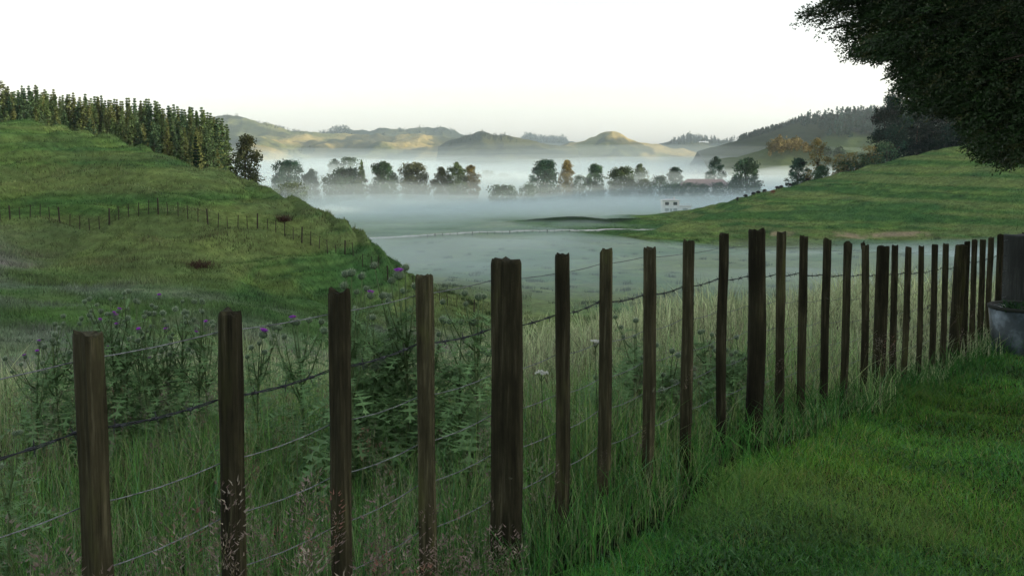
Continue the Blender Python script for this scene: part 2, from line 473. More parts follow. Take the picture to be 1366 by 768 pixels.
# ------------------------------------------------------------------ grass
def blades(P, h, wd, lean, az, col, segs=2, curl=1.0):
    N = len(P)
    dx, dy = np.cos(az), np.sin(az)
    fa = RNG.uniform(0, 2 * math.pi, N)
    sx, sy = np.cos(fa), np.sin(fa)
    rows, T3 = [], []
    for s in range(segs):
        t = s / segs
        off = lean * h * t ** (1 + curl)
        zz = h * t * (1 - .25 * lean * t)
        w_ = wd * (1 - .55 * t) * .5
        cx = P[:, 0] + dx * off; cy = P[:, 1] + dy * off; cz = P[:, 2] + zz
        rows.append(np.stack([cx - sx * w_, cy - sy * w_, cz], -1)); rows.append(np.stack([cx + sx * w_, cy + sy * w_, cz], -1))
    rows.append(np.stack([P[:, 0] + dx * lean * h, P[:, 1] + dy * lean * h, P[:, 2] + h * (1 - .25 * lean)], -1))
    nv = 2 * segs + 1
    V = np.stack(rows, 1).reshape(-1, 3)
    loc = []
    for s in range(segs - 1):
        b = 2 * s; loc += [(b, b + 1, b + 3), (b, b + 3, b + 2)]
    b = 2 * (segs - 1); loc.append((b, b + 1, b + 2))
    T = (np.arange(N)[:, None, None] * nv + np.array(loc)[None]).reshape(-1, 3)
    return V, T, np.repeat(col, nv, axis=0)

def join(parts):
    Vs, Ts, Cs, n = [], [], [], 0
    for V, T, Cc in parts:
        Vs.append(V); Ts.append(T + n); Cs.append(Cc); n += len(V)
    return np.concatenate(Vs), np.concatenate(Ts), np.concatenate(Cs)

def mixcol(N, cols, wts, jit=.15):
    idx = RNG.choice(len(cols), N, p=np.array(wts) / sum(wts))
    c = np.array(cols)[idx]
    return np.clip(c * (1 + jit * RNG.standard_normal((N, 1))), .004, 1)

def polar_pts(N, r0, r1, t0, t1, power=1.0):
    """scatter over a wedge; power 1 = even in log distance"""
    r = np.exp(RNG.uniform(math.log(r0), math.log(r1), N)); t = RNG.uniform(t0, t1, N)
    return r * np.sin(t), r * np.cos(t), r

# mown lawn
x, y, r = polar_pts(400000, 2.6, 15, -.25, .75)
x2, y2, r2 = polar_pts(150000, 1.8, 13, .74, 1.35)
x, y, r = np.concatenate([x, x2]), np.concatenate([y, y2]), np.concatenate([r, r2])
lat = lateral(x, y)
k_ = lat > .22 + .14 * fbm(x * 1.3, y * 1.3, 3, 3)
x, y, r, lat = x[k_], y[k_], r[k_], lat[k_]
z = height(x, y)
pt = fbm(x * 1.1, y * 1.1, 5, 4)
h = (.033 + .018 * RNG.random(len(x))) * (1 + .5 * np.clip(pt, -.6, 1)) * (1 + .9 * sstep(.7, .2, lat))
wd = .0028 * np.clip(r / 4, .9, 2.6)
col = mixcol(len(x), jit=.3, cols=[(.075,.19,.03),(.11,.225,.035),(.04,.14,.03),(.17,.185,.06),(.10,.20,.085),(.22,.17,.09)], wts=[4,3,3,.8,1.6,.35])
patch = sstep(.1, .6, fbm(x * .7 + 9, y * .7, 8, 3))[:, None]
col = (col * (1 - .35 * patch) + .35 * patch * np.array([.145,.16,.06])) * np.array([1.28, 1.48, 1.45]) * (1 + .34 * np.clip(fbm(x * .9 + 4, y * .9, 14, 4), -.8, .8))[:, None] * (1 + np.array([.22, 0, -.15]) * np.clip(fbm(x * .5, y * .5 + 7, 16, 3), -1, 1)[:, None])
V, T, Cc = blades(np.stack([x, y, z - .004], -1), h, wd, RNG.uniform(.2, 1.5, len(x)), RNG.uniform(0, 6.3, len(x)), col, 2)
lx, ly, lr = polar_pts(60000, 2.6, 13, -.2, .72)
k_ = (lateral(lx, ly) > .3) & (fbm(lx * 1.5, ly * 1.5, 61, 3) > .22)
lx, ly, lr = lx[k_], ly[k_], lr[k_]; N = len(lx)
clv = blades(np.stack([lx, ly, height(lx, ly) + .012], -1), RNG.uniform(.012, .03, N), .011 * np.clip(lr / 5, .8, 2), RNG.uniform(.5, 1.6, N), RNG.uniform(0, 6.3, N), mixcol(N, [(.07,.16,.05),(.09,.18,.075),(.05,.12,.045)], [2,2,1], .25), 2, .4)
lx, ly, lr = polar_pts(5200, 2.6, 13, -.2, .72)
k_ = (lateral(lx, ly) > .25) & (fbm(lx * .9, ly * .9, 66, 3) > -.1)
lx, ly, lr = lx[k_], ly[k_], lr[k_]; N = len(lx)
stk = blades(np.stack([lx, ly, height(lx, ly)], -1), RNG.uniform(.06, .16, N), .0024 * np.clip(lr / 4, .9, 2.4), RNG.uniform(.2, 1.3, N), RNG.uniform(0, 6.3, N), mixcol(N, [(.24,.19,.11),(.17,.17,.07),(.12,.19,.05)], [1.2,1,1.5], .25), 3)
V, T, Cc = join([(V, T, Cc), clv, stk])
tag(obj('lawn_grass', mesh_np('lawn_grass', V, T, None, Cc), M['blade']), 'short mown green lawn on the near side of the fence', 'lawn', None, 'stuff')

# long paddock grass beyond the fence and rank growth along its foot
parts = []
x, y, r = polar_pts(175000, 1.3, 24, -.95, .72)
lat = lateral(x, y)
k_ = lat < .16 + .22 * fbm(x * 1.3, y * 1.3, 3, 3)
x, y, r, lat = x[k_], y[k_], r[k_], lat[k_]
z = height(x, y)
cl = fbm(x * .8, y * .8, 15, 4)
h = RNG.uniform(.2, .5, len(x)) * (1 + .45 * np.clip(cl, -.8, 1)) * (1 - .45 * sstep(-.35, .1, lat)) * (1 + .25 * sstep(6, 14, r))
wd = RNG.uniform(.0028, .0050, len(x)) * np.clip(r / 4.5, .8, 3.2)
col = mixcol(len(x), [(.09,.165,.04),(.13,.18,.055),(.055,.13,.035),(.18,.18,.08),(.21,.185,.11),(.10,.165,.085)], [4,3,2.2,2.6,2.2,1.6], .34)
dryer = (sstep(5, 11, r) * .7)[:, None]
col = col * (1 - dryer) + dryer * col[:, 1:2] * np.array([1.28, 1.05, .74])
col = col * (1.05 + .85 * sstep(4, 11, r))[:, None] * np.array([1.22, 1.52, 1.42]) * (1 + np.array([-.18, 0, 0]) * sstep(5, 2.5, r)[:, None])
parts.append(blades(np.stack([x, y, z - .01], -1), h, wd, RNG.uniform(.05, .85, len(x)) ** 1.3, RNG.uniform(0, 6.3, len(x)), col, 3, .9))
# arching wide blades at the fence foot
N = 1900
kk = RNG.uniform(-2, 28, N)
kx = np.interp(kk, ks, FLX); ky = np.interp(kk, ks, FLY)
x = kx + RNG.normal(.10, .16, N); y = ky - RNG.normal(.06, .12, N)
k_ = y > 1.2; x, y, kk = x[k_], y[k_], kk[k_]; N = len(x)
col = mixcol(N, [(.055,.14,.03),(.085,.17,.04),(.12,.17,.06),(.04,.11,.03)], [3,3,1,2]) * np.array([.85, 1.2, 1.1])
parts.append(blades(np.stack([x, y, height(x, y) - .01], -1), RNG.uniform(.12, .36, N), RNG.uniform(.004, .009, N), RNG.uniform(.2, 1.2, N), RNG.uniform(0, 6.3, N), col, 4, 1.0))
V, T, Cc = join(parts)
tag(obj('long_grass', mesh_np('long_grass', V, T, None, Cc), M['blade']), 'long unmown grass growing along and beyond the fence', 'grass', None, 'stuff')

# flowering grass heads: stalk plus feathery panicle
def seed_heads(x, y, hh, size):
    N = len(x); z = height(x, y)
    P = np.stack([x, y, z], -1)
    az = RNG.uniform(0, 6.3, N); lean = RNG.uniform(.05, .45, N)
    parts = []
    colS = mixcol(N, [(.10,.125,.05),(.15,.135,.075)], [2,1.4])
    r = np.hypot(x, y)
    parts.append(blades(P, hh, np.clip(r / 4.5, .8, 2.5) * .0026, lean, az, colS, 3, .9))
    tip = np.stack([x + np.cos(az) * lean * hh, y + np.sin(az) * lean * hh, z + hh * (1 - .25 * lean)], -1)
    down = np.stack([-np.cos(az) * lean * 1.6, -np.sin(az) * lean * 1.6, -np.ones(N)], -1)
    down /= np.linalg.norm(down, axis=1, keepdims=True)
    colH = mixcol(N, [(.20,.15,.135),(.26,.21,.185),(.17,.15,.10),(.24,.13,.10),(.30,.27,.22)], [3,2.5,2,.6,1.2])
    m = 64
    t = RNG.random((N, m)); spread = (np.sin(np.pi * np.clip(t * .9 + .08, 0, 1)) * size[:, None] * .17)
    a_ = RNG.uniform(0, 6.3, (N, m))
    base = tip[:, None] + down[:, None] * (t * size[:, None])[..., None]
    o = np.stack([np.cos(a_) * spread, np.sin(a_) * spread, spread * .35], -1)
    c0 = (base + o).reshape(-1, 3)
    s = np.repeat(size * .036, m) * RNG.uniform(.6, 1.3, N * m)
    d1 = RNG.standard_normal((N * m, 3)); d1 /= np.linalg.norm(d1, axis=1, keepdims=True)
    up = (o.reshape(-1, 3) * 2 + np.array([0, 0, .02])); up /= np.linalg.norm(up, axis=1, keepdims=True) + 1e-6
    A = c0 - d1 * (s * .35)[:, None]; B = c0 + d1 * (s * .35)[:, None]; Ct = c0 + up * (s * 1.9)[:, None]
    V = np.stack([A, B, Ct], 1).reshape(-1, 3)
    parts.append((V, np.arange(len(V)).reshape(-1, 3), np.repeat(np.repeat(colH, m, 0), 3, 0)))
    return parts
x, y, r = polar_pts(7500, 2.0, 21, -.9, .7)
k_ = (lateral(x, y) < .05) & (RNG.random(len(x)) < .25 + .75 * sstep(-.25, .5, fbm(x * .5, y * .5, 19, 3)))
x, y, r = x[k_], y[k_], r[k_]
parts = seed_heads(x, y, RNG.uniform(.35, .62, len(x)), RNG.uniform(.07, .14, len(x)))
for pxs, pys, Y in [(420,625,2.9),(432,655,2.85),(425,690,2.8),(405,700,2.7),(492,640,3.0),(486,668,2.95),(478,690,2.9),(505,735,2.75),(515,720,2.8),(497,745,2.7),
                    (508,760,2.7),(567,712,3.0),(573,705,3.0),(560,720,3.0),(607,680,3.2),(612,700,3.15),(655,712,3.25),(672,708,3.25),(640,720,3.2),(685,715,3.25),
                    (620,735,3.0),(280,640,2.4),(380,660,2.5),(395,640,2.7),(350,655,2.5),(60,660,2.2),(70,690,2.1),(205,690,2.1),(250,660,2.3),(1176,450,7.4),(1180,440,7.4),
                    (1290,440,9.2),(1230,475,8.6),(1195,465,7.7),(970,540,5.7),(1075,530,6.4),(1038,515,6.0),(710,600,3.7),(640,560,4.2),(630,600,4.0),(645,640,3.8)]:
    p = at(pxs, pys, Y)
    n_ = 3
    xx = p[0] + RNG.normal(0, .03, n_); yy = p[1] + RNG.normal(0, .03, n_)
    hh = np.maximum(.22, p[2] - height(xx, yy)) * RNG.uniform(.9, 1.1, n_)
    parts += seed_heads(xx, yy, hh, RNG.uniform(.15, .25, n_))
V, T, Cc = join(parts)
tag(obj('flowering_grass', mesh_np('flowering_grass', V, T, None, Cc), M['blade']), 'pinkish feathery seed heads standing in the long grass', 'grass', None, 'stuff')

# coarse tussocky pasture on the left hill and beyond the gully
N = 210000
y = np.exp(RNG.uniform(math.log(20), math.log(126), N)); x = y * RNG.uniform(-.62, .02, N)
k_ = (y > 26) | (RNG.random(N) < .6)
x, y = x[k_], y[k_]; z = height(x, y); r = np.hypot(x, y)
base = pasture_colour(x, y, z)
cl = fbm(x * .35, y * .35, 25, 4); cl2 = fbm(x * .8, y * .8, 27, 3)
col = np.clip(base * (1 + .3 * RNG.standard_normal((len(x), 1))) * (1 + .42 * np.clip(cl2, -1, 1))[:, None] * (1 + np.array([.2, 0, .2]) * np.clip(cl, -1, 1)[:, None]), .01, .5)
h = RNG.uniform(.12, .34, len(x)) * (1 + .7 * np.clip(cl, -.8, 1.2))
V, T, Cc = blades(np.stack([x, y, z - .03], -1), h, .035 * np.clip(r / 60, .5, 1.8), RNG.uniform(.1, .9, len(x)), RNG.uniform(0, 6.3, len(x)), col, 2)
tag(obj('hill_grass', mesh_np('hill_grass', V, T, None, Cc), M['blade']), 'rough ungrazed grass covering the left hill', 'grass', None, 'stuff')
# right hill and valley floor rushes
N = 230000
y = RNG.uniform(235, 372, N); x = y * RNG.uniform(-.02, .60, N)
k_ = RNG.random(N) < sstep(-.02, .2, x / y); x, y = x[k_], y[k_]
z = height(x, y); base = pasture_colour(x, y, z)
keep = base[:, 0] < .2
x, y, z, base = x[keep], y[keep], z[keep], base[keep]
col = np.clip(base * (1 + .3 * RNG.standard_normal((len(x), 1))) * (1 + .4 * np.clip(fbm(x * .3, y * .3, 29, 4), -1, 1))[:, None], .01, .5)
V1 = blades(np.stack([x, y, z - .05], -1), RNG.uniform(.15, .4, len(x)), np.full(len(x), .16), RNG.uniform(.2, 1, len(x)), RNG.uniform(0, 6.3, len(x)), col, 1)
ncl = 240
cy = np.exp(RNG.uniform(math.log(95), math.log(260), ncl)); cx = cy * RNG.uniform(-.1, .5, ncl)
m = 60
x = np.repeat(cx, m) + RNG.normal(0, .5, ncl * m); y = np.repeat(cy, m) + RNG.normal(0, .5, ncl * m)
sz = np.repeat(RNG.uniform(.3, .8, ncl), m)
col = mixcol(ncl * m, [(.03,.06,.025),(.05,.08,.03)], [1, 1])
V2 = blades(np.stack([x, y, height(x, y) - .05], -1), sz * RNG.uniform(.6, 1.1, ncl * m), np.full(ncl * m, .07), RNG.uniform(.1, .7, ncl * m), RNG.uniform(0, 6.3, ncl * m), col, 2)
V, T, Cc = join([V1, V2])
tag(obj('valley_grass', mesh_np('valley_grass', V, T, None, Cc), M['blade']), 'grazed grass of the right hill and rush tufts on the valley floor', 'grass', None, 'stuff')

# ------------------------------------------------------------------ boundary fence
def post_mesh(wx, wy, H, kind, seed, lean=(0, 0)):
    """post with its top at z=0; kind: 'round', 'sawn' or 'half'"""
    rs = np.random.default_rng(seed + 100)
    nseg = 26; n = {'sawn': 16, 'round': 18, 'half': 18}[kind]
    V, Fc = [], []
    t = np.arange(n) / n * 2 * math.pi + .2
    if kind == 'sawn':
        e = 14.0
        ca, sa = np.cos(t), np.sin(t)
        rr = (np.abs(ca) ** e + np.abs(sa) ** e) ** (-1 / e)
        prof = np.stack([ca * rr * wx / 2, sa * rr * wy / 2], -1)
    elif kind == 'half':
        prof = np.stack([np.cos(t) * wx / 2, np.sin(t) * wy / 2], -1)
        prof[:, 1] = np.where(prof[:, 1] < -wy * .28, -wy * .28 + (prof[:, 1] + wy * .28) * .25, prof[:, 1])
        prof *= 1 + .05 * rs.standard_normal((n, 1))
    else:
        prof = np.stack([np.cos(t) * wx / 2, np.sin(t) * wy / 2], -1) * (1 + .04 * rs.standard_normal((n, 1)))
    so = rs.uniform(0, 40)
    zs = np.concatenate([[0], np.geomspace(.012, H, nseg)])
    for i, z0 in enumerate(zs):
        ww = 1 + .035 * vnoise(so + z0 * 3, so) + .02 * vnoise(so + z0 * 14, so + 3)
        if kind != 'sawn': ww *= .95 + .08 * z0 / H
        ox = .006 * vnoise(so + 9, z0 * 1.6) + lean[0] * z0; oy = .01 * vnoise(so + 19, z0 * 1.6) + lean[1] * z0
        q = prof * ww + .0025 * np.stack([vnoise(so + np.arange(n) * 1.7, z0 * 5), vnoise(so + 7 + np.arange(n) * 1.7, z0 * 5)], -1)
        zz = np.full(n, -z0)
        if i == 0:
            q = q * .93
            zz = .010 * vnoise(so + q[:, 0] * 45, q[:, 1] * 45 + so) + rs.normal(0, .003, n)
        for k in range(n): V.append((q[k, 0] + ox, q[k, 1] + oy, zz[k]))
    ns = len(zs)
    for i in range(ns - 1):
        for k in range(n): Fc.append((i*n+k, (i+1)*n+k, (i+1)*n+(k+1)%n, i*n+(k+1)%n))
    V.append((0, 0, rs.normal(-.004, .004))); c = len(V) - 1
    for k in range(n): Fc.append((k, (k + 1) % n, c))
    m = MB(); m.add(V, Fc); return m

def build_fence():
    base = FT[10].copy(); base[2] -= EXPOSED
    root = empty('post_and_wire_fence', base, 0, 'weathered wooden post and batten fence strung with wire beside the lawn', 'fence')
    yaw = math.atan2(FT[10][0] - FT[4][0], FT[10][1] - FT[4][1])
    WP = {0:40,1:33,2:28,3:25.5,5:20,6:18.5,7:17,8:16.5,9:14.5,11:13,12:12.5,13:11.5,14:11,15:10.5,17:9.5,18:8.5,19:8,20:8.5,21:8,23:8,24:7.5,25:8,26:8,27:8.5}
    for k in range(-2, 35):
        p = FT[k] - base; H = EXPOSED + .3
        Y = fdepth(k) if k <= 28 else FT[k][1]
        rs = random.Random(k * 7 + 1)
        lean = (rs.uniform(-.012, .012), rs.uniform(-.02, .02))
        if k == 28:
            o = post_mesh(.27, .22, H, 'sawn', k).build('strainer_post', M['greywood'], root, True)
            tag(o, 'wide pale grey strainer post behind the tub')
        elif (k - 4) % 6 == 0:
            wpx = {4: 43, 10: 25, 16: 18, 22: 17}.get(k)
            wd = wpx * Y / F * .98 if wpx else .12
            if k == 22: lean = (-.03, .01)
            o = post_mesh(wd, wd * .85, H, 'half' if k == 4 else 'round', k, lean).build('post', M['wood'], root, True)
            if k == 4: tag(o, 'thickest dark split post with a pale worn streak')
        else:
            wd = WP.get(k, 30 if k < 0 else 8) * Y / F if k in WP else .062
            wd = wd * .86
            m = post_mesh(wd, wd * rs.uniform(.8, 1.0), H, 'sawn', k, lean)
            if k == 15:      # broken, knobbly top
                m.tube([(-.016, 0, -.03), (-.02, 0, .012), (-.012, .004, .03)], [.016, .017, .006], 7)
            o = m.build('batten', M['wood'], root)
        o.location = Vector(p)
        o.rotation_euler = (0, 0, -yaw * (.55 if k < 4 else .8) + rs.uniform(-.2, .2))
    # wires run along the far face of the posts
    back = np.array([-math.cos(yaw), math.sin(yaw), 0])
    drops = [.065, .232, .40, .555, .70, .86]
    for i, d in enumerate(drops):
        ctrl = []
        for k in range(-2, 35):
            off = .034 if (k - 4) % 6 else .062
            q = FT[k] - base + back * off
            # fence tops are uneven: the wire itself runs through a smoothed height
            zs = np.mean([FT[j][2] for j in range(max(-4, k - 3), min(34, k + 3) + 1)]) - base[2]
            q[2] = .75 * zs + .25 * q[2] - d + .006 * math.sin(k * 2.1 + i * 1.7)
            ctrl.append(q)
        pts = []
        for q0, q1 in zip(ctrl[:-1], ctrl[1:]):
            for s in range(4):
                t = s / 4; p = q0 * (1 - t) + q1 * t
                p[2] -= .012 * math.sin(math.pi * t) * (1 if i else .4)
                pts.append(p)
        pts.append(ctrl[-1])
        m = MB()
        if i != 1:
            m.tube(pts, .0017, 5)
            m.build('wire', M['wire'], root, True)
        else:
            P = np.array(pts); L = np.concatenate([[0], np.cumsum(np.linalg.norm(np.diff(P, axis=0), axis=1))])
            s = np.arange(0, L[-1], .012)
            Q = np.stack([np.interp(s, L, P[:, j]) for j in range(3)], -1)
            for ph in (0, math.pi):
                tw = s / .035 + ph
                m.tube(Q + np.stack([.0022 * np.cos(tw) * back[0], .0022 * np.cos(tw) * back[1], .0022 * np.sin(tw)], -1), .0017, 4)
            dirv = (P[-1] - P[0]); dirv /= np.linalg.norm(dirv)
            for s0 in np.arange(.05, L[-1], .105):
                c = np.array([np.interp(s0, L, P[:, j]) for j in range(3)])
                m.tube([c - dirv * .008, c + dirv * .008], .0044, 6)
                for j in range(4):
                    an = j * math.pi / 2 + s0 * 9
                    dv = np.array([back[0] * math.cos(an), back[1] * math.cos(an), math.sin(an)]) * .019 + dirv * (.006 if j % 2 else -.006)
                    m.tube([c + dirv * (.005 if j % 2 else -.005), c + dv], [.0017, .0008], 4)
            m.build('barbed_wire', M['barb'], root, True)
build_fence()

# ------------------------------------------------------------------ fence on the left hill and fence in the mist
def far_fence(name, pts, label, dh=1.1, wires=(.15, .45, .75, 1.0), wr=.012, post_w=.10, every=5, lean=.04):
    base = pts[0]
    root = empty(name, base, 0, label, 'fence')
    rs = random.Random(len(pts))
    for i, p in enumerate(pts):
        q = np.array(p) - np.array(base)
        big = i % every == 2
        w_ = post_w * (1.9 if big else 1) ; H = dh * (1.12 if big else rs.uniform(.85, 1.02))
        m = MB(); l1, l2 = rs.uniform(-lean, lean), rs.uniform(-lean, lean)
        m.tube([(0, 0, -.4), (l1 * .5, l2 * .5, H * .5), (l1, l2, H)], [w_ * .55, w_ * .5, w_ * .48], 6)
        o = m.build('post' if big else 'batten', M['farwood'], root); o.location = Vector(q)
    for h_ in wires:
        MB_ = MB(); MB_.tube([np.array(p) - np.array(base) + (0, 0, h_) for p in pts], wr, 4)
        MB_.build('wire', M['farwood'], root)
cp = [(-80,332,79),(-20,331,79),(5,330,79),(110,322,79),(180,316,79),(255,310,79),(300,314,80),(345,323,80),(383,336,80),(430,352,80.5),(480,366,81),(530,386,82),(580,405,83),(640,425,85)]
cx_ = [c[0] for c in cp]
hp = []
xx = -80.0
while xx < 640:
    Y = float(np.interp(xx, cx_, [c[2] for c in cp]))
    X = (xx - 683) / F * Y
    hp.append((X, Y, gz(X, Y))); xx += 13.2 if xx < 345 else 11.5
far_fence('hill_fence', hp, 'old sagging post and wire fence crossing the left hillside', 1.15, wr=.006, post_w=.065, lean=.12)
mp = []
for i in range(22):
    Y = 262 + i * 1.2; X = (560 + i * 10 - 683) / F * Y
    mp.append((X, Y, gz(X, Y)))
far_fence('paddock_fence', mp, 'faint low fence beside the gravel road in the mist', 1.0, wr=.008, post_w=.12)

# ------------------------------------------------------------------ gravel road
def build_road():
    cp = np.array([(430,320),(490,317.2),(560,313.3),(620,310),(700,306),(800,303.4),(885,301.5),(960,299)], float)
    V, Q = [], []
    pxs = np.linspace(430, 895, 120)
    P = []
    for px in pxs:
        Y = float(np.interp(px, [430, 560, 700, 800, 885, 960], [258, 275, 292, 299, 303, 306]))
        P.append(((px - 683) / F * Y, Y))
    P = np.array(P); d = np.gradient(P, axis=0); d /= np.linalg.norm(d, axis=1, keepdims=True)
    nrm = np.stack([-d[:, 1], d[:, 0]], -1)
    for j, o_ in enumerate(np.linspace(-2.8, 2.8, 5)):
        q = P + nrm * o_
        z = height(q[:, 0], q[:, 1]) + .22 - .02 * abs(o_)
        V.append(np.stack([q[:, 0], q[:, 1], z], -1))
    V = np.stack(V, 1).reshape(-1, 3)
    for i in range(len(P) - 1):
        for j in range(4): Q.append((i*5+j, (i+1)*5+j, (i+1)*5+j+1, i*5+j+1))
    o = obj('road', mesh_np('road', V, None, Q, None, True), M['road']); tag(o, 'pale gravel farm road running past the dark mound', 'road', None, 'structure')
build_road()

# ------------------------------------------------------------------ distant hills
def hill(name, prof, Y, front, back, colfun, label, z0=-27, rough=1.0, seed=0):
    """ridge: crest through the listed photo points at distance Y, falling away to both sides"""
    px = np.array([p[0] for p in prof], float); py = np.array([p[1] for p in prof], float)
    n = max(60, int((px[-1] - px[0]) / 2.2))
    xs = np.linspace(px[0], px[-1], n); ys = np.interp(xs, px, py)
    cz = np.array([at(a_, b_, Y)[2] for a_, b_ in zip(xs, ys)])
    X0 = (xs - 683) / F * Y
    S = np.concatenate([np.linspace(-1, 0, 46)[:-1], np.linspace(0, 1, 22)])
    V, cols = [], []
    for s in S:
        dist = s * (front if s < 0 else back)
        fall = (1 - abs(s)) ** (1.35) * (1 - .15 * np.sin(abs(s) * math.pi))
        yy = Y + dist + 0 * X0
        sc = 1 + dist / Y * .6
        xx_ = X0 * sc
        nz = fbm(xx_ * .012 + seed, yy * .012, seed, 5)
        zz = z0 + (cz - z0) * fall + rough * nz * 13 * (abs(s) * (1 - abs(s)) * 4) * np.clip((cz - z0) / 60, .2, 1)
        zz = zz + rough * 2.6 * fbm(xx_ * .06 + seed, yy * .06, seed + 4, 3) * (1 - .5 * abs(s)) * np.clip((cz - z0) / 60, .2, 1)
        V.append(np.stack([xx_, yy, zz], -1)); cols.append(colfun(xx_, yy, zz))
    V = np.stack(V, 1); m = len(S)
    i, j = np.meshgrid(np.arange(n - 1), np.arange(m - 1), indexing='ij')
    Q = np.stack([i*m+j, (i+1)*m+j, (i+1)*m+j+1, i*m+j+1], -1).reshape(-1, 4)
    o = obj(name, mesh_np(name, V.reshape(-1, 3), None, Q, np.stack(cols, 1).reshape(-1, 3), True), M['hill'])
    tag(o, label, 'hill', None, 'structure')
    return V
def gold(x, y, z):
    a_ = sstep(-.2, .35, fbm(x * .012, y * .012, 3, 4))[:, None]
    b_ = sstep(.15, .4, fbm(x * .02 + 8, y * .02, 7, 4))[:, None]
    c = np.array([.38, .31, .12]) * a_ + np.array([.17, .185, .07]) * (1 - a_)  # gold brightened in the colour to strengthen the look of sunlight
    return c * (1 - b_ * .8) + b_ * .8 * np.array([.04, .055, .028])
def scrub(x, y, z):
    a_ = sstep(-.1, .3, fbm(x * .012, y * .012, 5, 4))[:, None]
    return np.array([.11, .12, .055]) * a_ + np.array([.045, .06, .035]) * (1 - a_)
def field(x, y, z):
    a_ = sstep(.05, .3, fbm(x * .006, y * .006, 15, 3))[:, None]
    return np.array([.075, .115, .045]) * (1 - a_) + np.array([.04, .06, .03]) * a_
hill('hill', [(150,188),(230,168),(280,158),(310,155),(335,158),(360,166),(390,173),(420,178),(470,180),(520,181),(560,178),(600,183),(640,190),(700,200)], 1500, 420, 500, gold,
     'golden sunlit hill farthest left beyond the pines', seed=1)
hill('hill', [(330,196),(380,190),(420,182),(450,174),(480,175),(520,172),(545,174),(570,170),(592,171),(612,177),(640,186),(690,200)], 1650, 380, 500, scrub,
     'scrub covered hill left of centre above the fog', seed=2)
hill('hill', [(585,196),(605,187),(625,180),(645,176),(660,181),(672,180),(690,184),(720,190),(770,198)], 1250, 260, 300, scrub, 'low dark scrubby hill in the middle above the fog', seed=3)
hill('hill', [(640,194),(690,187),(740,186),(760,189),(800,195)], 1900, 380, 400, scrub, 'faint low rise behind the small golden peak', seed=4)
hill('hill', [(728,199),(755,190),(780,187),(795,181),(805,175),(815,173.5),(825,177),(837,184),(860,190.5),(885,195),(930,203)], 1350, 240, 300, gold, 'small pointed golden hill catching the sun', seed=5)
hill('hill', [(820,197),(870,193),(900,187),(930,184),(960,188),(990,187),(1040,192),(1100,200)], 1500, 300, 400, scrub, 'low wooded rise with a white house', seed=6)
hill('hill', [(930,202),(985,187),(1020,176),(1040,170),(1070,160),(1110,154),(1165,150),(1230,140),(1300,132),(1400,128),(1520,150),(1700,190)], 1000, 330, 400, field,
     'large hazy hill with pine plantation along its top', seed=7, rough=.6)
hill('hill', [(960,212),(1010,203),(1030,196),(1060,193),(1090,200),(1120,206),(1180,218)], 800, 160, 150, field, 'bushy sunlit spur in front of the large hill', seed=8)

hill('hill', [(1700,205),(1850,120),(2000,60),(2300,40),(2600,80),(2900,205)], 730, 270, 270, field, 'unseen high hill added to the east to shade the fog', seed=9, rough=.5)  # out of view, added only to keep sun off the fog

# ------------------------------------------------------------------ trees
def leaf_cards(P, size, col, flat=0.0):
    N = len(P)
    n = RNG.standard_normal((N, 3)); n[:, 2] = n[:, 2] * (1 - flat) + flat * 1.5
    n /= np.linalg.norm(n, axis=1, keepdims=True)
    u = np.cross(n, RNG.standard_normal((N, 3))); u /= np.linalg.norm(u, axis=1, keepdims=True)
    v = np.cross(n, u)
    s = (np.asarray(size) * RNG.uniform(.6, 1.3, N))[:, None]
    A = P - u * s * .5; B = P + v * s * .28 + n * s * .08; D = P + u * s * .5; E = P - v * s * .28 + n * s * .08
    V = np.stack([A, B, D, E], 1).reshape(-1, 3)
    T = (np.arange(N)[:, None, None] * 4 + np.array([(0, 1, 2), (0, 2, 3)])[None]).reshape(-1, 3)
    return V, T, np.repeat(col, 4, 0)

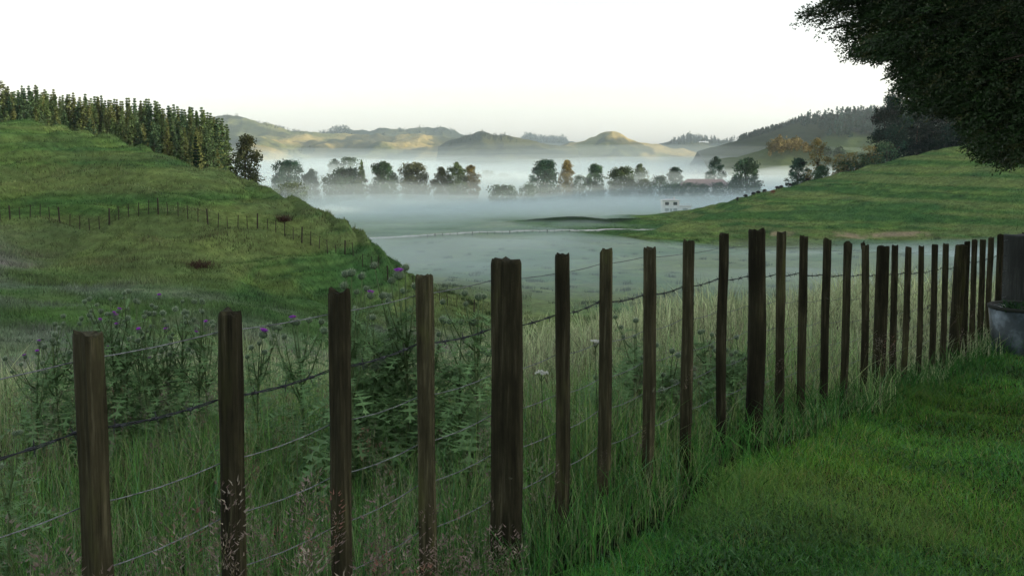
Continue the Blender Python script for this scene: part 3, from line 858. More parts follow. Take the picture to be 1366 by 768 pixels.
def crown_points(H, W, shape, N, rs, lobes=None):
    """points for a crown of height H and width W (base at z=0) made of many uneven clumps"""
    def prof(t):
        if shape == 'cone': return W / 2 * ((1 - t) ** .84 * .985 + .015) * min(1, .55 + 3 * t)
        if shape == 'dome': return W / 2 * (1 - t ** 1.7) ** .75
        if shape == 'tall': return W / 2 * (math.sin(math.pi * min(1, .24 + .76 * t)) ** .62)
        return W / 2 * math.sqrt(max(.03, 1 - max(0, t - .38) ** 2 / .40)) * min(1, .72 + .8 * t)
    nl = lobes or rs.integers(60, 80)
    L = []
    a1, a2, ph = rs.uniform(.08, .2), rs.uniform(.05, .15), rs.uniform(0, 6.28, 2)
    for i in range(nl):
        t = rs.random() ** 1.1; an = rs.uniform(0, 2 * math.pi)
        rad = prof(t) * (1 + a1 * math.sin(2 * an + ph[0] + 3 * t) + a2 * math.sin(3 * an + ph[1] - 5 * t))
        rr = rad * math.sqrt(rs.uniform(.15, .95)); cr = W * rs.uniform(.085, .165) * (1 - .72 * t if shape == 'cone' else 1)
        L.append((rr * math.cos(an), rr * math.sin(an), min(H - cr * .75, t * H + cr * .2), cr))
    if shape == 'cone': L += [(0, 0, H - W * .05, W * .03), (0, 0, H - W * .14, W * .045), (0, 0, H - W * .26, W * .07)]
    else: L += [(0, 0, H - W * .06, W * .08), (W * .03, 0, H * .9, W * .11)]
    L = np.array(L); wt = L[:, 3] ** 2; idx = rs.choice(len(L), N, p=wt / wt.sum())
    d = rs.standard_normal((N, 3)); d /= np.linalg.norm(d, axis=1, keepdims=True)
    rad = L[idx, 3] * rs.uniform(.3, 1.12, N) * (1 + .3 * vnoise(d[:, 0] * 3 + idx, d[:, 1] * 3, d[:, 2] * 3))
    P = L[idx, :3] + d * rad[:, None] * np.array([1, 1, .85])
    core = rs.random(N) < (.34 if shape != 'cone' else .2)
    n = core.sum(); t = rs.random(n) ** 1.15; an = rs.uniform(0, 6.283, n)
    rc = np.array([prof(q) for q in t]) * .86 * np.sqrt(rs.random(n)) * (1 + .15 * np.sin(3 * an + 9 * t))
    P[core] = np.stack([rc * np.cos(an), rc * np.sin(an), t * H * .95], -1)
    P[:, 2] = np.maximum(P[:, 2], .02 * H)
    return P, idx, L

GREEN = (.054, .108, .062); OLIVE = (.08, .125, .06); SUNLIT_GOLD = (.17, .15, .06); DARK = (.034, .08, .056); LIME = (.085, .125, .05); BROWN = (.082, .098, .054)  # the golden tone has low sunlight put into the leaf colour
def tree(name, px0, px1, ytop, ybase, Y, shape, colr, label, cat='tree', group='trees standing in the valley fog', N=6500, leaf=None, ground=None, trunk_px=.12):
    cx, W = (px0 + px1) / 2, (px1 - px0) / F * Y * 1.13
    X = (cx - 683) / F * Y
    top = at(cx, ytop, Y)[2]; gzv = gz(X, Y)
    if ground is not None: gzv = ground
    Htot = top - gzv
    bz = .02 * Htot if cat == 'tree' else 0.0
    rs = np.random.default_rng(int(px0 * 13 + ytop) + 3000)
    root = empty(name, (X, Y, gzv), 0, label, cat, group)
    P, idx, L = crown_points(Htot - bz, W, shape, N, rs)
    P[:, 2] += bz
    c = np.array(colr) * (1 + .28 * rs.standard_normal((len(L), 1)))[idx] * (1 + .15 * rs.standard_normal((N, 1)))
    mp_ = rs.random(N) < .15
    c[mp_] *= np.array([1.35, 1.15, .9])
    leaf = leaf or W * .052 + .22
    V, T, Cc = leaf_cards(P, leaf, np.clip(c, .006, .4))
    obj('crown', mesh_np('crown', V, T, None, Cc), M['farfol'], root)
    m = MB(); tr = max(.12, W * .03)
    m.tube([(0, 0, -.5), (.01 * W, 0, Htot * .2), (-.02 * W, .01 * W, Htot * .42), (0, 0, Htot * .7)], [tr * 1.3, tr, tr * .6, tr * .15], 7)
    for i in range(6):
        l = L[rs.integers(len(L))]
        m.tube([(0, 0, bz + max(.1, l[2] * .35)), (l[0] * .5, l[1] * .5, bz + l[2] * .8), (l[0], l[1], bz + l[2])], [tr * .5, tr * .35, tr * .12], 5)
    m.build('trunk', M['bark'], root, True)
    return root
Yv = 520
V_ = 'broadleaf_tree'
tree(V_, 364,405,214,258,Yv,'round',DARK,'rounded dark tree farthest left in the fog, beside the pines')
tree(V_, 402,427,225,258,Yv+6,'tall',GREEN,'slim tree just right of the farthest left rounded tree')
tree('bush', 366,408,243,266,Yv-40,'round',LIME,'pale green bush low in the fog below the farthest left tree','bush',N=2600)
tree(V_, 433,480,224,262,Yv,'round',GREEN,'broad bushy tree left of the slender pointed tree')
tree('conifer_tree', 471,494,212,262,Yv-4,'cone',OLIVE,'slender pointed tree rising from the broad bushy one')
tree(V_, 494,531,216,260,Yv,'tall',GREEN,'airy pointed tree between the slender one and the golden one')
tree(V_, 534,574,217,258,Yv+4,'round',BROWN,'golden brown tree with a two lobed crown')
tree(V_, 577,602,223,264,Yv,'tall',BROWN,'left tree of the three close together, left of centre')
tree(V_, 596,624,216,266,Yv-4,'tall',OLIVE,'middle and tallest of the three close trees')
tree(V_, 617,639,220,266,Yv,'tall',SUNLIT_GOLD,'golden right tree of the three close together')
tree('bush', 652,690,247,268,Yv-30,'round',GREEN,'low dark bush alone in the fog, centre','bush',N=2600)
tree('bush', 693,716,246,268,Yv-20,'round',GREEN,'small bush at the left foot of the big double crowned tree','bush',N=2400)
tree(V_, 706,746,213,264,Yv,'round',DARK,'big dark round tree near the middle of the valley')
tree(V_, 744,767,214,260,Yv+3,'tall',SUNLIT_GOLD,'golden narrow tree touching the big dark round tree')
tree('bush', 762,783,234,262,Yv,'round',GREEN,'bush between the golden narrow tree and the lone tree','bush',N=2400)
tree(V_, 781,808,219,258,Yv+8,'tall',GREEN,'lone upright tree right of the big dark tree')
tree(V_, 811,846,223,258,Yv+10,'round',OLIVE,'low spreading olive tree left of the red roof')
tree(V_, 842,864,219,246,Yv+70,'tall',OLIVE,'faint thin tree behind the spreading olive tree')
tree('bush', 846,872,238,260,Yv+6,'round',LIME,'light green bush right of the spreading tree','bush',N=2400)
tree('bush', 866,894,234,262,Yv,'round',GREEN,'wide hedge bush left of the red roof','bush',N=2600)
tree(V_, 889,911,223,250,Yv+40,'round',DARK,'dark tree rising behind the left end of the red roof')
tree('conifer_tree', 942,966,209,250,Yv+45,'tall',DARK,'dark egg shaped tree rising behind the red roof')
tree(V_, 976,1017,210,262,Yv-10,'tall',GREEN,'large dome shaped tree right of the red roof')
for i, (x0, x1, yt, yb) in enumerate([(908,932,243,264),(926,950,245,266),(946,972,243,266),(966,990,244,268),(888,916,244,262)]):
    tree('bush', x0,x1,yt,yb,Yv-12,'round',GREEN,['rounded bush below the left half of the red roof','small bush below the middle of the red roof','bush below the right end of the red roof',
         'bush at the left foot of the dome shaped tree','bush directly above the white house'][i],'bush',N=2400)
# ghosts deep in the fog
for i, (x0, x1, yt) in enumerate([(436,458,212),(452,480,209),(640,662,228),(658,684,232),(1030,1048,228)]):
    tree(V_, x0,x1,yt,250,Yv+230,'round',GREEN,['faint tree dissolving in fog above the broad bushy tree, left of two','faint tree dissolving in fog above the broad bushy tree, right of two',
        'ghostly tree right of the three close trees','ghostly low tree left of the big dark round tree','ghostly tree right of the dome shaped tree'][i], N=4500)
# around the right hill
g2 = 'trees behind the right hill'
tree(V_, 1051,1077,211,248,430,'round',DARK,'dark tree left of the tall golden tree', group=g2)
tree(V_, 1073,1106,184,240,425,'tall',SUNLIT_GOLD,'tall golden topped tree above the cattle', group=g2, N=2200)
tree('bush', 1084,1108,221,243,395,'round',GREEN,'dark bush at the foot of the tall golden tree','bush',g2,N=2600)
for i, (x0, x1, yt, yb, cc) in enumerate([(1109,1128,205,232,SUNLIT_GOLD),(1122,1146,203,228,SUNLIT_GOLD),(1112,1150,214,233,GREEN),(1146,1172,193,222,SUNLIT_GOLD),(1136,1162,205,226,OLIVE),(1168,1197,188,220,GREEN),(1148,1176,206,226,GREEN)]):
    tree('bush', x0,x1,yt,yb,372,'round',cc,['leftmost golden bush on the crest of the right hill','second golden bush on the crest of the right hill','dark low bush below the golden bushes',
         'brightest golden bush beside the dark pines','olive bush between the golden bushes','round green bush at the foot of the dark pines','dark hedge bush joining the golden bush and the pines'][i],'bush','bushes on the crest of the right hill',N=800)

def conifer_mesh(H, W, rs, droop=.15, tiers=24, cards=2600, leaf=.55, col=DARK, bare=.12, taper=1.0, ragged=.2):
    P, cc = [], []
    per = cards // tiers
    for i in range(tiers):
        t = i / (tiers - 1); z0 = H * (bare + (1 - bare) * t)
        rad = W / 2 * ((1 - t) ** taper * .97 + .03)
        nb = rs.integers(5, 8)
        for b in range(nb):
            an = rs.uniform(0, 2 * math.pi); ln = rad * rs.uniform(1 - 2.2 * ragged, 1.08)
            n = max(2, per // nb); s = np.sqrt(rs.random(n)) 
            zj = z0 + rs.uniform(-1, .6) * H * .035 * (1 - t)
            q = np.stack([np.cos(an) * s * ln, np.sin(an) * s * ln, zj + s * ln * (.25 - droop) - droop * s * s * ln], -1)
            q += rs.normal(0, 1, (n, 3)) * np.array([.16, .16, .10]) * (.3 + ln * .28)
            P.append(q); cc.append(np.array(col) * (1 + .3 * rs.standard_normal()) * np.ones((n, 3)))
    P = np.concatenate(P); cc = np.concatenate(cc) * (1 + .15 * rs.standard_normal((len(P), 1)))
    return leaf_cards(P, leaf, np.clip(cc, .005, .3), .0)
def trunk_mesh(H, r0):
    m = MB(); m.tube([(0, 0, -1), (0, 0, H * .3), (.05, 0, H * .7), (0, 0, H * .97)], [r0 * 1.2, r0, r0 * .55, .04], 7); return m.mesh('trunk', True)
# plantation of pines behind the left hill: five proto trees, every tree an object
protos = []
for i in range(6):
    rs = np.random.default_rng(90 + i)
    colr = [(.085, .135, .055), (.11, .145, .058), (.068, .115, .056), (.118, .145, .058), (.08, .125, .056), (.058, .105, .056)][i]
    wd_ = [6.4, 7.2, 6.0, 6.8, 5.6, 7.6][i]
    core = crown_points(18.6, wd_ * .72, 'cone', 1500, rs, 95)
    a1 = leaf_cards(core[0] + np.array([0, 0, .6]), .6, np.clip(np.array(colr) * (1 + .3 * rs.standard_normal((len(core[2]), 1)))[core[1]], .005, .3), .1)
    a2 = conifer_mesh(20, wd_ * 1.1, rs, .06, 34, 3000, .5, colr, .05, .88, .26)
    V, T, Cc = join([a1, a2])
    mc = mesh_np('crown', V, T, None, Cc); mc.materials.append(M['farfol'])
    mt = trunk_mesh(20, .22); mt.materials.append(M['bark'])
    protos.append((mc, mt))
def pine(X, Y, z, s, label, group, rs, name='pine_tree', pr=None, sw=1.0):
    root = empty(name, (X, Y, z), rs.uniform(0, 6.28), label, 'tree', group)
    root.scale = (s * sw * rs.uniform(.9, 1.15), s * sw * rs.uniform(.9, 1.15), s)
    mc, mt = pr or protos[rs.randrange(len(protos))]
    for nm, me in (('crown', mc), ('trunk', mt)):
        o = bpy.data.objects.new(nm, me); C.objects.link(o); o.parent = root
rs = random.Random(5)
cre_x = [-120, 0, 30, 60, 90, 130, 170, 210, 250, 285, 300, 312]
cre_y = [112, 121, 112, 119, 126, 130, 134, 136, 142, 150, 160, 180]
for row, (Y, dy, stp) in enumerate([(264, 0, 9), (256, 0, 9), (248, 3, 9), (240, 8, 9.5), (232, 14, 11), (225, 21, 13), (217, 29, 16)]):
    px = -110 + rs.uniform(0, 10)
    while px < 306 - row * 3:
        Yt = Y + rs.uniform(-4, 4); X = (px - 683) / F * Yt
        top = at(px, np.interp(px, cre_x, cre_y) + dy + rs.choice([0, 1, 3, 6, 9, -2]) + (rs.uniform(10, 26) if (row > 2 and rs.random() < .45) else 0), Yt)[2]
        zb = gz(X, Yt); s = (top - zb) / 20
        if s > .25:
            pine(X, Yt, zb, s, 'tall straight pine in the dense plantation behind the left hill', 'plantation pines behind the left hill', rs, sw=1.0 / max(s, .55) * .95 if s < 1 else 1)
        px += stp * rs.uniform(.75, 1.3)
# named single conifers near the plantation
def conifer(name, px, w, ytop, Y, label, col, group, ground=None, droop=.12, taper=.9, cards=4200, leaf=.5, bare=.04, ragged=.2):
    X = (px - 683) / F * Y; zb = gz(X, Y) if ground is None else ground
    H = at(px, ytop, Y)[2] - zb; W = w / F * Y
    root = empty(name, (X, Y, zb), 0, label, 'tree', group)
    V, T, Cc = conifer_mesh(H, W, np.random.default_rng(int(px) + 500), droop, 22, cards, leaf, col, bare, taper, ragged)
    obj('crown', mesh_np('crown', V, T, None, Cc), M['farfol'], root)
    me = trunk_mesh(H, max(.15, W * .03)); obj('trunk', me, M['bark'], root)
tree('cypress_tree', 301, 354, 181, 245, 205, 'dome', (.058, .072, .036), 'broad brownish cypress at the right end of the plantation', group=None, N=7000, leaf=.55)
conifer('young_conifer', 262, 27, 184, 165, 'small dark green conifer in front of the plantation', (.018, .042, .024), None, cards=2600, leaf=.42, taper=.85)
conifer('young_conifer', 205, 24, 196, 185, 'low olive conifer at the foot of the plantation', (.05, .06, .03), None, cards=2000, leaf=.4)
tree('broadleaf_tree', -10, 20, 108, 150, 264, 'round', BROWN, 'brownish treetop at the left edge above the pines', group=None, N=2600)
DP = ['dark bushy pine at the left end of the group on the right hill','second dark pine from the left on the right hill','third dark pine from the left on the right hill',
      'fourth dark pine, half behind the overhanging branches','fifth dark pine behind the overhanging branches','dark pine at the right edge behind the overhanging branches']
for i, (x0, x1, yt, Y, sh) in enumerate([(1160, 1216, 126, 392, 'dome'), (1196, 1250, 134, 398, 'tall'), (1228, 1290, 142, 396, 'dome'), (1266, 1330, 138, 402, 'tall'), (1310, 1385, 128, 405, 'dome'), (1360, 1450, 120, 405, 'dome')]):
    tree('pine_tree', x0, x1, yt, 215, Y, sh, (.007, .024, .019), DP[i], group='dark pines on the right hill', N=15000, leaf=.8)  # leaf colour darkened to stand in for the shade over these pines

# far-off woods that read as one mass
def wood(name, spots, label, colr, kind='cone'):
    parts = []
    for (X, Y, z, H, W) in spots:
        if kind == 'cone':
            n = 42; t = RNG.random(n) ** .8; an = RNG.uniform(0, 6.28, n); rad = W / 2 * (1 - t) ** .85 * RNG.uniform(.4, 1, n)
            P = np.stack([X + rad * np.cos(an), Y + rad * np.sin(an), z + H * (.08 + .92 * t)], -1)
        else:
            n = 46; d = RNG.standard_normal((n, 3)); d /= np.linalg.norm(d, axis=1, keepdims=True); d *= RNG.uniform(.6, 1.05, (n, 1))
            P = np.array([X, Y, z + H * .55]) + d * np.array([W / 2, W / 2, H * .5])
        c = np.clip(np.array(colr) * (1 + .25 * RNG.standard_normal()) * (1 + .2 * RNG.standard_normal((n, 1))), .006, .3)
        parts.append(leaf_cards(P, W * .34, c))
    V, T, Cc = join(parts)
    tag(obj(name, mesh_np(name, V, T, None, Cc), M['farfol']), label, 'wood', None, 'stuff')
def zc(prof, px, Y):
    return at(px, float(np.interp(px, [p[0] for p in prof], [p[1] for p in prof])), Y)[2]
pr7 = [(930,202),(985,187),(1020,176),(1040,170),(1070,160),(1110,154),(1165,150),(1230,140),(1300,132),(1400,128)]
sp = []
for i in range(900):
    px = RNG.uniform(1066, 1400); dY = RNG.uniform(-90, 25); Y = 1000 + dY
    s = -dY / 330 if dY < 0 else dY / 400
    z = -27 + (zc(pr7, px, 1000) + 27) * (1 - s) ** 1.35
    if px < 1085 and dY < -30: continue
    sp.append(((px - 683) / F * 1000 * (1 + dY / 1000 * .6), Y, z - 1.5, RNG.uniform(7, 10.5), RNG.uniform(4.5, 6.5)))
for i in range(160):
    px = RNG.uniform(985, 1068); Y = 1000 + RNG.uniform(-12, 12)
    sp.append(((px - 683) / F * Y, Y, zc(pr7, px, 1000) - 1.5, RNG.uniform(4, 7), RNG.uniform(3.5, 5)))
wood('plantation_wood', sp, 'hazy pine plantation along the top of the large right hill', (.024, .06, .042))
def ridge_wood(prof, Y, px0, px1, n, h0, h1, label, colr, kind, dmin=-60, dmax=20, dens=None):
    sp = []
    for i in range(n):
        px = RNG.uniform(px0, px1); dY = RNG.uniform(dmin, dmax)
        if dens is not None and fbm(px * dens, dY * .02, 3, 3) < 0: continue
        s = abs(dY) / 400
        z = -27 + (zc(prof, px, Y) + 27) * (1 - s) ** 1.35
        e_ = min(1, (min(px - px0, px1 - px) / (px1 - px0)) * 5 + .25) * (.85 + .3 * float(vnoise(px * .16, 3.3, h0)))
        sp.append(((px - 683) / F * Y * (1 + dY / Y * .6), Y + dY, z - 2, RNG.uniform(h0, h1) * e_ + 1, RNG.uniform(.6, 1.0) * h0 * max(.6, e_)))
    wood('hilltop_wood', sp, label, colr, kind)
pr2 = [(330,196),(380,190),(420,182),(450,174),(480,175),(520,172),(545,174),(570,170),(592,171),(612,177),(640,186),(690,200)]
ridge_wood(pr2, 1650, 422, 472, 110, 8, 15, 'wood on the scrub covered hill left of centre', (.04, .055, .035), 'round')
ridge_wood(pr2, 1650, 472, 625, 190, 5, 9, 'scattered scrub trees on the hill left of centre', (.04, .055, .035), 'round', dens=.08)
pr4 = [(640,194),(690,187),(740,186),(760,189),(800,195)]
ridge_wood(pr4, 1900, 690, 760, 210, 9, 17, 'faint wood left of the small golden peak', (.04, .055, .035), 'round', -40, 20)
pr6 = [(820,197),(870,193),(900,187),(930,184),(960,188),(990,187),(1040,192)]
ridge_wood(pr6, 1500, 893, 962, 150, 8, 13, 'small wood around the white house on the far rise', (.028, .045, .03), 'cone', -50, 20)
ridge_wood(pr6, 1500, 962, 1010, 50, 7, 12, 'thin line of trees right of the far white house', (.035, .05, .03), 'cone', -20, 20)
pr3 = [(585,196),(605,187),(625,180),(645,176),(660,181),(672,180),(690,184),(720,190)]
ridge_wood(pr3, 1250, 600, 690, 130, 3.5, 6, 'scrub on the low dark hill in the middle', (.035, .05, .028), 'round', -40, 20)
pr1 = [(280,158),(310,155),(335,158),(360,166),(390,173),(420,178),(470,180)]
ridge_wood(pr1, 1500, 296, 330, 18, 5, 8, 'few trees on the crest of the golden hill', (.05, .06, .035), 'round', -10, 20)
ridge_wood(pr1, 1500, 330, 425, 120, 3, 5, 'scrub line along the crest of the golden hill', (.05, .06, .03), 'round', -14, 10)
ridge_wood(pr1, 1500, 300, 440, 130, 6, 10, 'scrub in the gullies of the golden hill', (.06, .062, .032), 'round', -300, -120, dens=.05)
pr8 = [(960,212),(1010,203),(1030,196),(1060,193),(1090,200),(1120,206),(1180,218)]
ridge_wood(pr8, 800, 1018, 1078, 110, 7, 11, 'sunlit bushes on the spur before the large hill', (.14, .12, .05), 'round', -40, 15)  # sunlight on these bushes is put into their golden colour
ridge_wood(pr8, 800, 1070, 1130, 70, 5, 8, 'shaded bushes on the spur before the large hill', (.045, .07, .04), 'round', -40, 15)  # darker green copy, with the shade put into its colour

# ------------------------------------------------------------------ buildings
def window(m_parent, x, y, z, w_, h_, axis='y', sgn=-1):
    f = MB(); t = .06
    for (a0, a1, b0, b1) in [(x-w_/2-t, x+w_/2+t, z-t, z), (x-w_/2-t, x+w_/2+t, z+h_, z+h_+t), (x-w_/2-t, x-w_/2, z, z+h_), (x+w_/2, x+w_/2+t, z, z+h_)]:
        f.box((a0, y - .07, b0), (a1, y + .02, b1))
    o = f.build('window', M['whitewall'], m_parent)
    g_ = MB(); g_.box((x - w_/2, y - .03, z), (x + w_/2, y + .015, z + h_)); g_.build('pane', M['glass'], o)
def house(px, py, Y, W, D, H, roofh, roofmat, label, name='house', upper=None, wins=3, zoff=None, rz=0.0, gable=True):
    X = (px - 683) / F * Y; zb = gz(X, Y) if zoff is None else zoff
    root = empty(name, (X, Y, zb), rz, label, 'house')
    m = MB(); m.box((-W/2, -D/2, -1), (W/2, D/2, H)); m.build('wall', M['whitewall'], root)
    e = .5
    r = MB()
    V = [(-W/2-e, -D/2-e, H+.004), (W/2+e, -D/2-e, H+.004), (W/2+e, D/2+e, H+.004), (-W/2-e, D/2+e, H+.004), (-W/2-e+(0 if gable else D/2), 0, H+roofh), (W/2+e-(0 if gable else D/2), 0, H+roofh)]
    r.add(V, [(0,1,5,4), (2,3,4,5), (0,4,3), (1,2,5), (3,2,1,0)])
    rf = r.build('roof', roofmat, root)
    c = MB(); c.box((W*.2, -.35, H + roofh*.55), (W*.2+.7, .35, H + roofh + .8)); c.build('chimney', M['whitewall'], rf)
    for i in range(wins):
        x = -W/2 + W * (i + .5) / wins
        for zf in ([.9] if H < 4 else [.9, 3.5]):
            window(root, x, -D/2, zf, min(1.6, W / wins * .55), 1.25)
    d = MB(); d.box((W*.5/wins*.0 - W/2 + W/wins*1.0 - .45, -D/2 - .06, 0), (-W/2 + W/wins*1.0 + .45, -D/2 + .01, 2.05))
    dd = d.build('door', M['glass'], root)
    k = MB(); k.box((-W/2 + W/wins + .3, -D/2 - .12, 1.0), (-W/2 + W/wins + .36, -D/2 - .065, 1.12)); k.build('handle', M['wire'], dd)
    return root
hz = house(894, 272, 414, 6.9, 6, 5.5, .5, M['greyroof'], 'white flat roofed two storey house standing in the fog', wins=2, gable=False)
m = MB(); m.box((3.32, -2.6, -1), (8.4, 2.4, 2.9)); m.build('wing', M['whitewall'], hz)
m = MB(); m.box((3.32, -2.9, 2.904), (8.7, 2.7, 3.1)); m.build('wing_roof', M['greyroof'], hz)
m = MB()
for x_ in (4.0, 6.2, 8.5): m.box((x_, -2.95, 3.1), (x_ + .08, -2.87, 4.0))
m.box((3.75, -2.97, 3.95), (8.65, -2.85, 4.05)); m.build('balcony_rail', M['whitewall'], hz)
window(hz, 5.9, -2.6, .9, 2.0, 1.2)
house(940, 240, 548, 29, 11, 3.4, 4.2, M['redroof'], 'long low building with a faded red roof among the trees', wins=7, zoff=None and 0, gable=False).location.z = at(940, 249, 548)[2] - 3.4
house(842, 256, 535, 13, 7, 2.0, 1.0, M['greyroof'], 'low pale roofed shed half lost in the fog', name='shed', wins=4).location.z = at(842, 257, 535)[2] - 2.9
house(938, 190, 1440, 12, 7, 2.6, 1.6, M['greyroof'], 'tiny white house on the far wooded rise', wins=4, zoff=at(938, 192.5, 1440)[2])
house(922, 193, 1430, 4.5, 5, 2.2, 1.2, M['greyroof'], 'tiny white outbuilding left of the far white house', name='outbuilding', wins=1, zoff=at(923, 195, 1430)[2])

# ------------------------------------------------------------------ cattle
def cow_mesh():
    me = bpy.data.meshes.new('cow')
    J = [(0,0,1.02,.46), (-.62,0,1.05,.42), (-.85,0,1.05,.33), (.55,0,1.04,.45), (.78,0,1.16,.32), (1.05,0,1.12,.2), (1.28,0,.98,.13), (1.50,0,.80,.085),
         (.55,.2,.75,.13), (.57,.2,.42,.07), (.55,.2,.02,.06), (.55,-.2,.75,.13), (.50,-.2,.42,.07), (.48,-.2,.02,.06),
         (-.72,.2,.82,.16), (-.84,.2,.48,.075), (-.78,.2,.02,.06), (-.72,-.2,.82,.16), (-.90,-.2,.48,.075), (-.88,-.2,.02,.06),
         (-1.06,0,1.2,.05), (-1.12,0,.6,.03), (1.16,.2,1.14,.05), (1.16,-.2,1.14,.05)]
    E = [(0,1),(1,2),(0,3),(3,4),(4,5),(5,6),(6,7),(3,8),(8,9),(9,10),(3,11),(11,12),(12,13),(1,14),(14,15),(15,16),(1,17),(17,18),(18,19),(2,20),(20,21),(5,22),(5,23)]
    me.from_pydata([j[:3] for j in J], E, [])
    o = bpy.data.objects.new('cow_build', me); C.objects.link(o)
    sk = o.modifiers.new('s', 'SKIN'); sub = o.modifiers.new('u', 'SUBSURF'); sub.levels = 1
    for i, j in enumerate(J): me.skin_vertices[0].data[i].radius = (j[3], j[3] * (.85 if i > 3 else 1))
    me.skin_vertices[0].data[0].use_root = True
    dg = bpy.context.evaluated_depsgraph_get()
    out = bpy.data.meshes.new_from_object(o.evaluated_get(dg))
    bpy.data.objects.remove(o)
    return out
try:
    cow0 = cow_mesh()
except Exception as ex:
    print('cow skin failed', ex); cow0 = None
if cow0:
    def cowcol(c, nm):
        me = cow0.copy(); me.name = nm
        for at_ in list(me.attributes):
            if at_.name == 'col': me.attributes.remove(at_)
        a_ = me.attributes.new('col', 'FLOAT_COLOR', 'POINT'); n = len(me.vertices)
        cc = np.ones((n, 4), np.float32); cc[:, :3] = c; a_.data.foreach_set('color', cc.ravel())
        me.materials.clear(); me.materials.append(M['hide']); return me
    cb, cbr = cowcol((.012, .011, .011), 'cow_black'), cowcol((.16, .07, .035), 'cow_brown')
    herd = [(1077,243,0,'black cow highest on the crest of the right hill'),(1054,249,2.6,'black cow standing below the highest one'),(1042,253,.4,'right one of two black cows side by side'),
            (1037,254,3.4,'left one of two black cows side by side'),(1031,260,0,'reddish brown cow on the slope below the black ones'),(1020,258,.3,'black cow left of the pair'),
            (1012,260,2.9,'black cow midway down the line of cattle'),(1005,262,0.2,'small looking black cow third from the lower end'),(995,265,3.1,'black cow second from the lower end'),(984,268,1.2,'black cow lowest and leftmost in the line')]
    for px, py, rz, lb in herd:
        Y = 352.0
        best = min(np.arange(300, 372, 1.0), key=lambda yy: abs(float(project(np.array([(px-683)/F*yy, yy, gz((px-683)/F*yy, yy)]))[1]) - py))
        X = (px - 683) / F * best
        o = obj('cow', cbr if 'brown' in lb else cb, None, None, (X, best, gz(X, best) - .12)); o.scale = (.7, .9, 1.15); o.rotation_euler = (0, 0, rz)
        tag(o, lb, 'cow', 'cattle grazing on the right hill')

# ------------------------------------------------------------------ dead brush on the left hill
def brush(px, py, Y, w_, h_, label, colr):
    X = (px - 683) / F * Y; zb = gz(X, Y)
    rs = np.random.default_rng(int(px) + 500); n = 420
    P = rs.normal(0, 1, (n, 3)) * np.array([w_ * .22, w_ * .18, h_ * .12]); P[:, 2] = np.abs(P[:, 2])
    col = np.clip(np.array(colr) * (1 + .3 * rs.standard_normal((n, 1))), .005, .4)
    V, T, Cc = blades(P, rs.uniform(.35, 1, n) * h_, np.full(n, .025), rs.uniform(.1, 1.4, n), rs.uniform(0, 6.3, n), col, 2)
    o = obj('dead_bush', mesh_np('dead_bush', V, T, None, Cc), M['blade'], None, (X, Y, zb)); tag(o, label, 'bush')
brush(264, 342, 66, 2.0, .8, 'dead reddish brown bush on the left hillside', (.07, .042, .03))
brush(378, 322, 84, 1.3, .8, 'small dead brown bush caught in the hill fence', (.07, .04, .03))

# ------------------------------------------------------------------ thistles
def thistle_leaf(m, p, az, L, rs, droop):
    """spiny lobed leaf"""
    n = 7; ca, sa = math.cos(az), math.sin(az)
    V, Fc = [], []
    mid = []
    for i in range(n + 1):
        t = i / n
        r_ = L * t * (1 - .12 * t); z_ = L * (.55 * t - droop * t * t)
        mid.append((p[0] + ca * r_, p[1] + sa * r_, p[2] + z_))
    for i in range(n):
        b = len(V)
        t = (i + .5) / n
        wl = L * .24 * math.sin(math.pi * min(1, .15 + .85 * (1 - t))) * rs.uniform(.7, 1.25)
        q0, q1 = np.array(mid[i]), np.array(mid[i + 1])
        pm = q0 * .6 + q1 * .4; qe = q0 * .42 + q1 * .58
        for sg in (-1, 1):
            side = np.array([-sa * sg, ca * sg, .35]) * wl + (q1 - q0) * .55
            V2 = [q0, qe, pm + side]
            k = len(V); V += V2; Fc.append((k, k + 1, k + 2))
        k = len(V); side = np.array([-sa, ca, 0]) * L * .018
        V += [q0 - side, q0 + side, q1 + side, q1 - side]; Fc.append((k, k+1, k+2, k+3))
    tint = rs.uniform(.8, 1.25)
    m.add(V, Fc, (.165 * tint, .29 * tint, .125 * tint))
bulbs = []
for v in range(3):
    m = MB(); rs = random.Random(v)
    prof = [(.002, -.004), (.011, 0), (.017, .008), (.0185, .017), (.0155, .027), (.009, .034), (.003, .035)]
    m.lathe(prof, 12, (.12, .18, .11))
    for i in range(120):
        t = rs.random(); z0 = t * .034; rr = float(np.interp(z0, [p[1] for p in prof], [p[0] for p in prof]))
        an = rs.uniform(0, 6.283); ca, sa = math.cos(an), math.sin(an); L = rs.uniform(.007, .014)
        b = np.array([rr * ca, rr * sa, z0]); tdir = np.array([-sa, ca, 0]) * .0014
        m.add([b - tdir, b + tdir, b + np.array([ca, sa, .45 + .6 * t]) * L], [(0, 1, 2)], (.36, .43, .31))
    me = m.mesh('flower_head', True); me.materials.append(M['thistle']); bulbs.append(me)
m = MB(); rs = random.Random(4)
for i in range(110):
    an = rs.uniform(0, 6.283); sp_ = rs.random() ** .5
    b = np.array([.006 * sp_ * math.cos(an), .006 * sp_ * math.sin(an), .031])
    e = b + np.array([math.cos(an) * .017 * sp_, math.sin(an) * .017 * sp_, .021 - .007 * sp_])
    td = np.array([-math.sin(an), math.cos(an), 0]) * .0011
    m.add([b - td, b + td, e + td, e - td], [(0, 1, 2, 3)], (.42 * rs.uniform(.8, 1.2), .10, .58 * rs.uniform(.8, 1.2)))
petal_me = m.mesh('petals'); petal_me.materials.append(M['thistle'])

